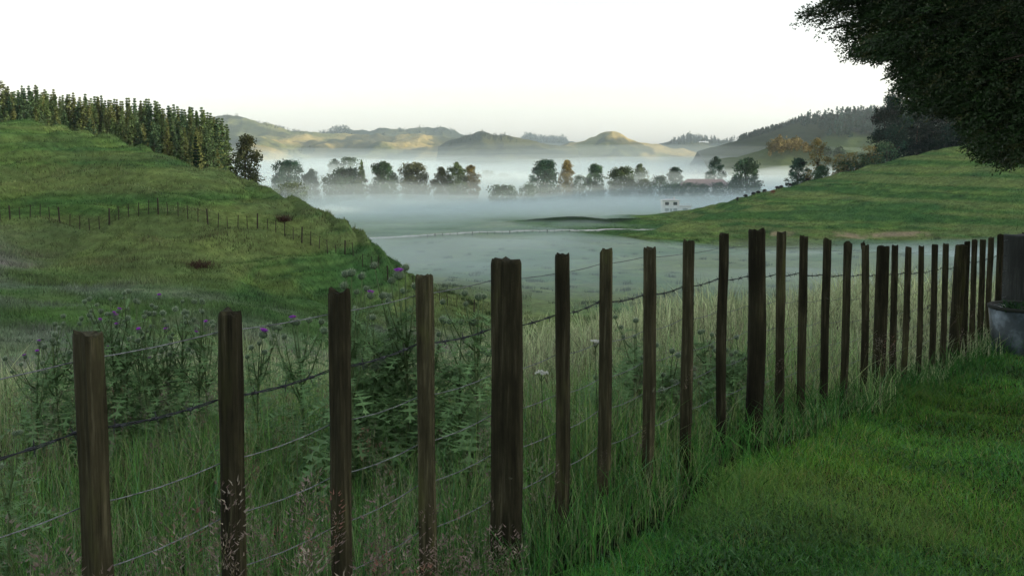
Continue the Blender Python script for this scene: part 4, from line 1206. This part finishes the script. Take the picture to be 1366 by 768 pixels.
def thistle(px, py, Y, label, nhead=8, flower=1, seed=0, spread=.22, group=None, big=1.0, heads=None, leafy=1.0):
    rs = random.Random(seed * 31 + 5)
    top = at(px, py, Y); zb = gz(top[0], top[1]); H = top[2] - zb
    root = empty('thistle', (top[0], top[1], zb), 0, label, 'thistle', group)
    st = MB(); lf = MB(); tips = []
    lx, ly = rs.uniform(-.04, .04), rs.uniform(-.04, .04)
    def trunk(t): return np.array([lx * t * t, ly * t * t, H * t])
    stc = (.12, .18, .08)
    st.tube([trunk(t) - (0, 0, .04 if t == 0 else 0) for t in np.linspace(0, .97, 7)], list(np.linspace(.0085, .003, 7) * big), 6, stc)
    tips.append((trunk(.97), np.array([0, 0, 1.0])))
    if heads:
        goal = [at(*h_) - np.array([top[0], top[1], zb]) for h_ in heads]
    else:
        goal = []
        for i in range(nhead - 1):
            an = i * 2.4 + rs.uniform(-.4, .4); rr = spread * rs.uniform(.45, 1.15)
            goal.append(np.array([math.cos(an) * rr, math.sin(an) * rr, H * rs.uniform(.72, 1.0)]))
    for gl in goal:
        t0 = max(.2, min(.9, gl[2] / H - rs.uniform(.18, .42)))
        b = trunk(t0); mid = b * .5 + gl * .5 + np.array([(gl[0] - b[0]) * .18, (gl[1] - b[1]) * .18, -.02])
        q = [b, b * .3 + mid * .7, mid * .4 + gl * .6, gl]
        st.tube(q, [.0048 * big, .004 * big, .003 * big, .0024 * big], 5, stc)
        dv = q[3] - q[2]; tips.append((gl, dv / np.linalg.norm(dv)))
        for j in range(int(13 * leafy)):
            s = rs.uniform(.05, .62); pp = q[0] * (1 - s) + q[3] * s
            thistle_leaf(lf, pp, rs.uniform(0, 6.28), rs.uniform(.06, .13) * big, rs, rs.uniform(.1, .7))
    nl = int(80 * leafy)
    for i in range(nl):
        t = (i + rs.random()) / nl; pp = trunk(.03 + t * .74)
        thistle_leaf(lf, pp, i * 2.4 + rs.uniform(-.3, .3), (.31 - .19 * t) * rs.uniform(.7, 1.25) * big, rs, rs.uniform(.35, 1.0))
    st.build('stem', M['thistle'], root, True)
    lf.build('foliage', M['thistle'], root)
    up = Vector((0, 0, 1))
    order = list(range(1, len(tips))) + [0]
    if not heads: rs.shuffle(order)
    for n_, i in enumerate(order):
        p, d = tips[i]
        o = bpy.data.objects.new('flower_head', bulbs[rs.randrange(3)]); C.objects.link(o); o.parent = root
        o.location = Vector(p); d2 = Vector(d) + Vector((rs.uniform(-.3, .3), rs.uniform(-.3, .3), .2)); o.rotation_euler = up.rotation_difference(d2.normalized()).to_euler()
        s = rs.uniform(.62, .95) * big
        bud = n_ >= flower
        if heads and not bud: s *= 1.35
        o.scale = (s, s, s * .82)
        if not bud:
            f = bpy.data.objects.new('petals', petal_me); C.objects.link(f); f.parent = o
            tag(o, 'thistle head in purple flower')
    return root
GT = 'thistles growing behind the fence'
thistle(520, 390, 4.95, 'bushy thistle filling the gap left of the batten before the thickest post', 8, 0, 14, group=GT, big=1.1, spread=.2, leafy=1.4)
thistle(480, 420, 4.85, 'dense leafy thistle just right of the third post from the left', 7, 0, 15, group=GT, big=1.1, spread=.16, leafy=1.5)
thistle(612, 425, 4.75, 'bushy thistle between the slim batten and the thickest post', 7, 0, 16, group=GT, big=1.1, spread=.16, leafy=1.3)
thistle(543, 352, 4.75, 'tall thistle with a large purple flower, left of the thickest post', 7, 1, 1, group=GT, big=1.1, heads=[(532,372,4.7),(500,358,4.8),(522,378,4.75),(510,398,4.8),(553,385,4.75),(518,404,4.7)])
thistle(470, 360, 4.6, 'leafy thistle between the two posts left of the big purple flower', 8, 1, 2, group=GT, big=1.05, heads=[(494,398,4.6),(469,368,4.55),(483,372,4.65),(476,392,4.6),(460,385,4.6),(488,388,4.7),(458,410,4.6)])
thistle(500, 420, 4.9, 'shorter leafy thistle behind the batten left of the thickest post', 5, 0, 3, group=GT, big=1.1, spread=.14)
thistle(565, 400, 4.8, 'thistle half hidden by the batten left of the thickest post', 5, 0, 13, group=GT, big=1.1, spread=.16)
thistle(636, 392, 4.5, 'thistle with grey green buds just left of the thickest post', 7, 0, 4, group=GT, big=1.05, heads=[(620,394,4.5),(622,408,4.5),(600,432,4.5),(592,405,4.5),(645,398,4.55),(632,434,4.5),(590,428,4.6)])
thistle(404, 425, 5.0, 'thistle with pale buds left of the tall leafy thistle', 7, 1, 5, group=GT, heads=[(391,432,5.0),(412,430,5.0),(431,444,4.9),(380,452,5.0),(428,432,5.0),(366,440,5.1),(360,436,5.1)])
thistle(340, 455, 5.2, 'low thistle right of the second post from the left', 7, 1, 6, group=GT, heads=[(350,450,5.2),(336,466,5.2),(352,472,5.2),(330,478,5.2),(365,450,5.2),(372,440,5.2)])
LC = [(262,395,6.0,2),(240,398,6.1,1),(206,402,6.0,1),(184,398,6.2,1),(165,384,6.0,0),(150,395,6.0,0),(122,418,5.9,2),(100,428,6.0,1),(75,440,5.9,1),(45,455,5.9,1),(66,430,6.2,1),(225,425,6.1,1),(195,418,5.9,1),(135,412,6.3,1),(275,410,6.0,0),(160,425,6.2,1)]
LN = ['rightmost thistle of the left clump, beside the second post','thistle with purple tops near the right of the left clump','purple flowering thistle in the middle of the left clump','bushy thistle in the middle of the left clump',
      'tallest thistle of the left clump','thistle beside the tallest of the left clump','twin flowered thistle right of the nearest left post','purple topped thistle behind the nearest left post','thistle left of the nearest left post',
      'leftmost low thistle of the left clump','thin thistle near the left end of the clump','lower thistle in the right half of the left clump','lower thistle in the centre of the left clump','thistle in the back row of the left clump',
      'budding thistle at the right edge of the left clump','short leafy thistle in front of the tallest one']
for i, (px, py, Y, fl) in enumerate(LC):
    thistle(px, py, Y, LN[i], 7 + i % 3, fl, 20 + i, spread=.17, group='thistle clump at the left', big=.95, leafy=.62)
RC = [(850,424,5.9,'thistle right of the thick post, third gap',6,.15),(848,445,5.6,'thistle with grey buds between two battens, centre right',7,.16),(892,468,5.8,'thistle with dark buds behind the slim batten',6,.14),(945,440,6.4,'thistle just left of the tall straight batten',6,.13),
      (990,450,6.3,'thistle left of the second thick post',6,.13),(975,470,6.1,'low thistle behind the tall straight batten',6,.12),(800,470,5.3,'small thistle with twin buds by a leaning batten',3,.06),(870,500,5.6,'bushy low thistle at the foot of the centre battens',6,.15),(905,505,5.8,'bushy low thistle right of the centre battens',5,.15)]
for i, (px, py, Y, lb, nh, spd) in enumerate(RC):
    thistle(px, py, Y, lb, nh, 0, 50 + i, spread=spd, group=GT, leafy=1.0)
thistle(5, 575, 3.6, 'dark budding thistle at the left edge low in the grass', 4, 0, 71, spread=.06, group=GT, big=.8, leafy=.6)
# yarrow: white flat flower heads
def yarrow(px, py, Y, label, sc=1.0):
    top = at(px, py, Y); zb = gz(top[0], top[1]); H = top[2] - zb
    root = empty('yarrow', (top[0], top[1], zb), 0, label, 'flower')
    m = MB(); m.tube([(0, 0, -.02), (.01, 0, H * .5), (0, 0, H)], [.003, .0025, .002], 5, (.05, .08, .035))
    rs = random.Random(int(px))
    hd = MB()
    for i in range(46):
        an = rs.uniform(0, 6.28); rr = .035 * sc * math.sqrt(rs.random()); c = np.array([rr * math.cos(an), rr * math.sin(an), H + rs.uniform(-.004, .006) - rr * .2])
        if i < 9: m.tube([(0, 0, H - .05), tuple(c - (0, 0, .003))], .001, 4, (.05, .08, .035))
        s = .0055
        hd.add([c + (s, 0, 0), c + (0, s, .001), c + (-s, 0, 0), c + (0, -s, .001), c + (0, 0, -.004)], [(0, 1, 2, 3), (1, 0, 4), (2, 1, 4), (3, 2, 4), (0, 3, 4)], (.75, .76, .72))
    m.build('stem', M['plain'], root); hd.build('flower_head', M['plain'], root)
yarrow(722, 495, 4.6, 'larger white yarrow flower right of the thickest post', 1.0)
yarrow(794, 454, 5.2, 'small white yarrow flower beside the leaning batten', .7)

# ------------------------------------------------------------------ tub planter by the fence end
tb = at(1366, 459, 10.2)
zt = gz(tb[0], tb[1])
root = empty('planter_tub', (tb[0], tb[1], zt), 0, 'blue grey stained round tub standing at the end of the fence', 'planter')
m = MB(); m.lathe([(.0, -.05), (.285, -.05), (.30, 0), (.345, .47), (.30, .47), (.285, .40), (0, .40)], 40); m.build('tub', M['tub'], root, True)
m = MB(); m.lathe([(.343, .455), (.356, .462), (.358, .485), (.345, .492), (.305, .488), (.302, .472)], 40, (.03, .035, .03)); m.build('rim', M['plain'], root, True)
m = MB(); m.lathe([(.292, .43), (.2, .455), (.1, .462), (.0, .465)], 24); m.build('soil', M['soil'], root, True)
rs = np.random.default_rng(8)
for j, (dx, dy, lb) in enumerate([(-.18, -.08, 'low leafy plant at the left side of the tub'), (.05, -.1, 'small leafy plant in the middle of the tub'), (.16, .08, 'leafy plant at the right side of the tub')]):
    n = 90; P = rs.normal(0, 1, (n, 3)) * np.array([.05, .05, 0])
    V, T, Cc = blades(P, rs.uniform(.05, .15, n), np.full(n, .016), rs.uniform(.2, 1.2, n), rs.uniform(0, 6.3, n), np.clip(np.array([.03, .075, .03]) * (1 + .3 * rs.standard_normal((n, 1))), .005, .3), 3)
    o = obj('tub_plant', mesh_np('tub_plant', V, T, None, Cc), M['blade'], None, (tb[0] + dx, tb[1] + dy, zt + .45)); tag(o, lb, 'plant')
m = MB()
for i in range(9):
    c = np.array([rs.normal(0, .02), rs.normal(0, .02), rs.uniform(.03, .07)])
    m.tube([(0, 0, 0), tuple(c)], .0015, 4, (.04, .08, .03))
    for j in range(5):
        an = j * 1.256; m.add([c, c + (.012 * math.cos(an - .4), .012 * math.sin(an - .4), .004), c + (.015 * math.cos(an), .015 * math.sin(an), .002), c + (.012 * math.cos(an + .4), .012 * math.sin(an + .4), .004)], [(0, 1, 2, 3)], (.75, .75, .73))
tag(m.build('tub_flower', M['plain'], None, False, (tb[0] - .27, tb[1] - .1, zt + .455)), 'little white flower at the left rim of the tub', 'flower')

# ------------------------------------------------------------------ overhanging conifer at the upper right
def overhanging():
    rs = np.random.default_rng(77)
    tx, ty = 7.9, 8.6; zb = gz(tx, ty)
    root = empty('totara_tree', (tx, ty, zb), 0, 'dark fine leaved tree whose branches hang into the upper right', 'tree')
    poly = np.array([(1059,13),(1077,38),(1115,52),(1140,78),(1184,78),(1194,104),(1196,118),(1216,147),(1246,149),(1278,156),(1288,184),(1304,204),(1350,217),(1372,210),(1500,250),(1500,-900),(1040,-900),(1100,-2)], float)
    def inside(px, py):
        c = np.zeros(len(px), bool); n = len(poly)
        for i in range(n):
            x1, y1 = poly[i]; x2, y2 = poly[(i + 1) % n]
            cond = ((y1 > py) != (y2 > py))
            xi = (x2 - x1) * (py - y1) / (y2 - y1 + 1e-9) + x1
            c ^= cond & (px < xi)
        return c
    # boughs: trunk to crown shell; twigs hang along them
    tr = MB()
    T0 = np.array([tx, ty, zb]); Ht = 8.6
    tr.tube([(0, 0, -.2), (.05, .02, 1.2), (-.06, .05, 3), (.04, 0, 5.5), (0, 0, Ht)], [.36, .27, .22, .13, .03], 12)
    Sp, Sd = [], []
    nb = 150
    tips = []
    for i in range(nb):
        t = rs.random(); z_ = zb + 1.2 + t * 6.8
        an = rs.uniform(0, 2 * math.pi); R_ = 5.6 * (1 - .75 * t ** 1.5) * rs.uniform(.75, 1.05)
        tips.append(np.array([tx + R_ * math.cos(an), ty + R_ * .75 * math.sin(an), z_ + rs.uniform(-.3, .5)]))
    for px, py, Y in [(1075,22,8.2),(1095,12,8.8),(1100,40,7.8),(1125,48,8.0),(1150,70,8.1),(1178,68,7.7),(1160,30,8.3),(1205,100,8.0),(1215,125,7.9),(1235,140,8.2),(1265,145,8.3),(1250,110,7.8),(1290,165,8.0),(1300,190,8.2),
                      (1330,205,7.9),(1350,208,8.0),(1360,170,7.7),(1200,60,8.4),(1240,60,8.0),(1290,100,7.8),(1330,140,8.1),(1300,40,8.0),(1350,60,7.9),(1220,20,8.6),(1260,10,8.2),(1180,8,8.9),(1140,12,8.5),(1350,110,8.3),(1320,180,8.5),(1366,200,8.3)]:
        tips.append(at(px, py, Y))
    for i in range(26):  # unseen extra boughs over the camera, added to darken the near ground
        tips.append(np.array([rs.uniform(-3.5, 6.5), rs.uniform(-6, 3.2), zb + rs.uniform(4.6, 7.5)]))
    for q in tips:
        b = np.array([tx, ty, zb + np.clip((q[2] - zb) * .55 + 1.2, 1.5, 7.6)])
        L = np.linalg.norm(q - b)
        mid = b * .5 + q * .5 + np.array([rs.normal(0, .12), rs.normal(0, .12), .12 * L])
        pts = [b * (1 - t) ** 2 + 2 * mid * t * (1 - t) + q * t * t for t in np.linspace(0, 1, 9)]
        pp, pq = project(np.array(pts))
        r0 = .035 + .008 * L
        vis_ = (pp > -40) & (pp < 1410) & (pq > -40) & (pq < 800) & (np.array(pts)[:, 1] > .5)
        if (vis_ & ~inside(pp + 14, pq - 10)).any() or (vis_ & ~inside(pp, pq)).any(): continue
        tr.tube([p - T0 for p in pts], list(np.linspace(r0, .006, 9)), 5)
        n = int(52 * L / 3)
        s = rs.random(n) ** .6
        P = np.array(pts)
        base = np.stack([np.interp(s, np.linspace(0, 1, 9), P[:, j]) for j in range(3)], -1)
        spread = (.12 + .30 * np.sqrt(s) * (1.25 - s)) * 1.25
        off = rs.normal(0, 1, (n, 3)) * spread[:, None] * np.array([1, 1, .6])
        Sp.append(base + off)
        d = (q - b) / L + off / (spread[:, None] + .01) * .55 + np.array([0, 0, -.25])
        Sd.append(d / np.linalg.norm(d, axis=1, keepdims=True))
    # inner crown fill
    N = 4200
    an = rs.uniform(0, 6.283, N); t = rs.random(N); rr = 5.3 * np.sqrt(rs.random(N)) * (1 - .75 * t ** 1.5)
    P = np.stack([tx + rr * np.cos(an), ty + rr * .75 * np.sin(an), zb + 1.5 + t * 7.0], -1)
    Sp.append(P); d = np.stack([np.cos(an), np.sin(an), rs.normal(-.1, .4, N)], -1); Sd.append(d / np.linalg.norm(d, axis=1, keepdims=True))
    # dense hanging boughs inside the visible part
    N = 26000
    px = rs.uniform(1055, 1420, N); py = rs.uniform(-80, 225, N); Y = rs.normal(8.3, .75, N)
    Y = np.clip(Y, 6.6, 10.4)
    P = np.array([at(a_, b_, c_) for a_, b_, c_ in zip(px, py, Y)])
    cl = fbm(P[:, 0] * 1.0 + P[:, 2] * .8, P[:, 1] * .7, P[:, 2] * 4.2, 3)
    edge = np.clip((px - 1060) / 260, 0, 1)
    k = cl > .44 - .95 * edge
    P = P[k]; Sp.append(P); d = P - np.array([tx, ty, zb + 3]); d[:, 2] -= .5
    d += rs.normal(0, .6, d.shape); Sd.append(d / np.linalg.norm(d, axis=1, keepdims=True))
    Sp = np.concatenate(Sp); Sd = np.concatenate(Sd)
    qx, qy = project(Sp)
    ex, ey = project(Sp + Sd * .15)
    inframe_zone = (qx < 1500) & (qy > -900) & (Sp[:, 1] > 1)
    ok = ~inframe_zone | (inside(qx, qy) & inside(ex, ey))
    Sp, Sd, qx, qy = Sp[ok], Sd[ok], qx[ok], qy[ok]
    vis = (qx < 1420) & (qy > -60) & (qy < 240)
    out = []
    for sel, m, ls in ((vis, 30, .023), (~vis, 12, .06)):
        P, D = Sp[sel], Sd[sel]; n = len(P)
        s = np.tile(np.linspace(.05, 1, m), (n, 1))
        L = rs.uniform(.12, .24, (n, 1))
        dr = rs.standard_normal((n, m, 3)); dr -= (dr * D[:, None]).sum(-1, keepdims=True) * D[:, None]
        dr /= np.linalg.norm(dr, axis=-1, keepdims=True)
        base = P[:, None] + D[:, None] * (s * L)[..., None] + np.array([0, 0, -1]) * (s ** 2 * L * .25)[..., None] + dr * (.018 * (1.2 - s))[..., None]
        ld = D[:, None] * .75 + dr * .8; ld /= np.linalg.norm(ld, axis=-1, keepdims=True)
        sd = np.cross(ld, rs.standard_normal((n, m, 3))); sd /= np.linalg.norm(sd, axis=-1, keepdims=True)
        l_ = ls * rs.uniform(.7, 1.3, (n, m, 1)); w_ = l_ * .23
        A = base; B = base + ld * l_ * .45 + sd * w_; E = base + ld * l_; G = base + ld * l_ * .45 - sd * w_
        V = np.stack([A, B, E, G], 2).reshape(-1, 3) - T0
        T = (np.arange(n * m)[:, None, None] * 4 + np.array([(0, 1, 2), (0, 2, 3)])[None]).reshape(-1, 3)
        c = np.array([.02, .046, .014]) * (1 + .35 * rs.standard_normal((n, 1))) 
        br = rs.random((n, 1)) < .08
        c = np.where(br, np.array([.05, .06, .02]), c)
        c = np.clip(np.repeat(c, m * 4, 0), .004, .2)
        out.append((V, T, c))
    V, T, Cc = join(out)
    obj('crown', mesh_np('crown', V, T, None, Cc), M['leaf'], root)
    tr.build('trunk', M['bark'], root, True)
    print('overhang sprigs', vis.sum(), (~vis).sum())
overhanging()

# ------------------------------------------------------------------ fog and haze
def vol_mat(name, dens, col=(.9, .94, .97), aniso=.25):
    m = bpy.data.materials.new(name); m.use_nodes = True
    t = m.node_tree; t.nodes.clear()
    o = t.nodes.new('ShaderNodeOutputMaterial'); v = t.nodes.new('ShaderNodeVolumePrincipled')
    v.inputs['Color'].default_value = (*col, 1); v.inputs['Density'].default_value = dens; v.inputs['Anisotropy'].default_value = aniso
    t.links.new(v.outputs[0], o.inputs['Volume'])
    try: m.cycles.homogeneous_volume = True
    except Exception: pass
    return m
def fog_bank(xr, yr, topfun, dens, label, zb=-45, n=(90, 70), col=(.80, .93, .975)):
    """closed lens of even fog: an uneven top sheet whose rim dips below the ground, and a flat bottom"""
    xs = np.linspace(*xr, n[0]); ys = np.linspace(*yr, n[1])
    X, Y = np.meshgrid(xs, ys, indexing='ij')
    Z = topfun(X, Y)
    Z = np.maximum(Z, zb + .5)
    nx, ny = n; V = np.concatenate([np.stack([X, Y, Z], -1).reshape(-1, 3), np.stack([X, Y, np.full_like(Z, zb)], -1).reshape(-1, 3)])
    i, j = np.meshgrid(np.arange(nx - 1), np.arange(ny - 1), indexing='ij'); N = nx * ny
    top = np.stack([i*ny+j, (i+1)*ny+j, (i+1)*ny+j+1, i*ny+j+1], -1).reshape(-1, 4)
    bot = top[:, ::-1] + N
    S = []
    for k in range(nx - 1):
        S.append((k*ny, k*ny+N, (k+1)*ny+N, (k+1)*ny)); S.append(((k+1)*ny+ny-1, (k+1)*ny+ny-1+N, k*ny+ny-1+N, k*ny+ny-1))
    for k in range(ny - 1):
        S.append((k+1, k+1+N, k+N, k)); S.append(((nx-1)*ny+k, (nx-1)*ny+k+N, (nx-1)*ny+k+1+N, (nx-1)*ny+k+1))
    o = obj('fog_bank', mesh_np('fog_bank', V, None, np.concatenate([top, bot, np.array(S)]), None, True), vol_mat('valley fog', dens, col))
    tag(o, label, 'fog', None, 'stuff')
def floorz(Y): return np.interp(Y, [60, 105, 160, 250, 340, 470, 620, 2000], [-13, -17, -19.4, -22, -24, -25.2, -26, -26])
def rim(X, Y, x0, x1, y0, y1, fx, fy):
    return np.minimum(np.minimum(sstep(x0, x0 + fx, X), sstep(x1, x1 - fx, X)), np.minimum(sstep(y0, y0 + fy, Y), sstep(y1, y1 - fy * 2, Y)))
FOG = True
if FOG:
    def t1(X, Y): return floorz(Y) - 3 + (3 + 1.9 + 1.5 * fbm(X * .035, Y * .014, 3, 4) - 1.2 * sstep(215, 255, Y) + sstep(305, 420, Y) * 2) * (1 - .9 * sstep(180, 236, Y) * sstep(15, 55, X) * sstep(330, 300, Y)) * rim(X, Y, -110, 260, 62, 640, 40, 60)
    fog_bank((-110, 260), (62, 640), t1, .013, 'thin ground mist lying on the valley floor', n=(130, 130))
    def t1b(X, Y): return floorz(Y) - 3 + (3 + 3.6 + 2.2 * fbm(X * .022, Y * .012, 31, 4) - 3.6 * np.maximum(sstep(205, 245, Y), sstep(165, 225, Y) * sstep(15, 50, X)) * sstep(330, 300, Y)) * rim(X, Y, -110, 150, 90, 400, 40, 60)
    fog_bank((-110, 150), (90, 400), t1b, .0068, 'wispy mist drifting over the near valley floor', n=(110, 110))
    for dz, sd, dn, y0, lb in ((4.0, 5, .011, 268, 'dense low fog around the feet of the valley trees'), (6.5, 6, .0075, 285, 'second sheet of fog around the valley trees'),
                               (9.5, 7, .0048, 305, 'third sheet of fog veiling the valley trees'), (13, 8, .004, 360, 'fourth thin sheet of fog veiling the valley trees'), (17, 9, .0025, 380, 'faint top of the fog among the valley trees')):
        def t2(X, Y): return floorz(Y) - 3 + (3 + dz * (1 + .42 * fbm(X * .011, Y * .010, sd, 4))) * rim(X, Y, -420, 520, y0, 1150, 110, 170)
        fog_bank((-420, 520), (y0, 1150), t2, dn, lb, n=(150, 110))
    for dz, sd, dn, lb in ((17, 12, .0030, 'broad pale fog bank filling the far valley behind the trees'), (24, 14, .0016, 'upper sheet of the far fog bank'), (31, 16, .0008, 'thin wispy top of the far fog bank')):
        def t4(X, Y): return floorz(Y) - 3 + (3 + dz + 5 * fbm(X * .005, Y * .005, sd, 4)) * rim(X, Y, -900, 900, 545, 1560, 200, 260)
        fog_bank((-900, 900), (545, 1560), t4, dn, lb)
    def t5(X, Y): return -30 + 115 * rim(X, Y, -1500, 1500, 700, 2400, 300, 200)
    fog_bank((-1500, 1500), (700, 2400), t5, .00034, 'faint blue haze lying before the farthest hills', col=(.62, .82, .97))
m = MB(); m.box((-2600, -400, -60), (2600, 3000, 110))
tag(m.build('haze', vol_mat('morning haze', .00006, (.86, .94, 1.0))), 'thin even morning haze over the whole valley', 'haze', None, 'stuff')

# ------------------------------------------------------------------ camera, sky, sun
cam = bpy.data.cameras.new('camera'); co = bpy.data.objects.new('camera', cam); C.objects.link(co)
cam.sensor_width = 36; cam.shift_y = -(384 - AXIS) / 1366; cam.lens = F / 1366 * 36; cam.clip_start = .05; cam.clip_end = 12000
co.location = (0, 0, 0); co.rotation_euler = (math.pi / 2 - PITCH, 0, 0)
sc = bpy.context.scene; sc.camera = co
EL, AZ = R(7.0), R(98)
wd_ = bpy.data.worlds.new('World'); sc.world = wd_; wd_.use_nodes = True
nt = wd_.node_tree; bg = nt.nodes['Background']
sky = nt.nodes.new('ShaderNodeTexSky'); sky.sky_type = 'NISHITA'; sky.sun_disc = False
sky.sun_elevation = EL; sky.sun_rotation = AZ; sky.air_density = 1.0; sky.dust_density = 1.35; sky.ozone_density = 1.0; sky.altitude = 50
hs = nt.nodes.new('ShaderNodeHueSaturation'); hs.inputs['Saturation'].default_value = .3
nt.links.new(sky.outputs[0], hs.inputs['Color']); nt.links.new(hs.outputs[0], bg.inputs['Color']); bg.inputs['Strength'].default_value = .15
sl = bpy.data.lights.new('sun', 'SUN'); sl.energy = 2.4; sl.angle = R(.5); sl.color = (1, .80, .54)
so = bpy.data.objects.new('sun', sl); C.objects.link(so)
dirv = Vector((math.sin(AZ) * math.cos(EL), math.cos(AZ) * math.cos(EL), math.sin(EL)))
so.rotation_euler = dirv.to_track_quat('Z', 'Y').to_euler(); so.location = (200, 0, 120)
vs = sc.view_settings; vs.view_transform = 'Standard'; vs.look = 'None'; vs.exposure = 1.6; vs.gamma = 1.0; vs.use_curve_mapping = False
cy = sc.cycles
cy.max_bounces = 8; cy.diffuse_bounces = 3; cy.glossy_bounces = 2; cy.transmission_bounces = 4; cy.volume_bounces = 3; cy.transparent_max_bounces = 8
cy.use_denoising = True
try:
    cy.denoiser = 'OPENIMAGEDENOISE'; cy.denoising_input_passes = 'RGB_ALBEDO_NORMAL'; cy.denoising_prefilter = 'ACCURATE'
except Exception: pass
cy.use_adaptive_sampling = True; cy.adaptive_threshold = .02
sc.render.use_persistent_data = False
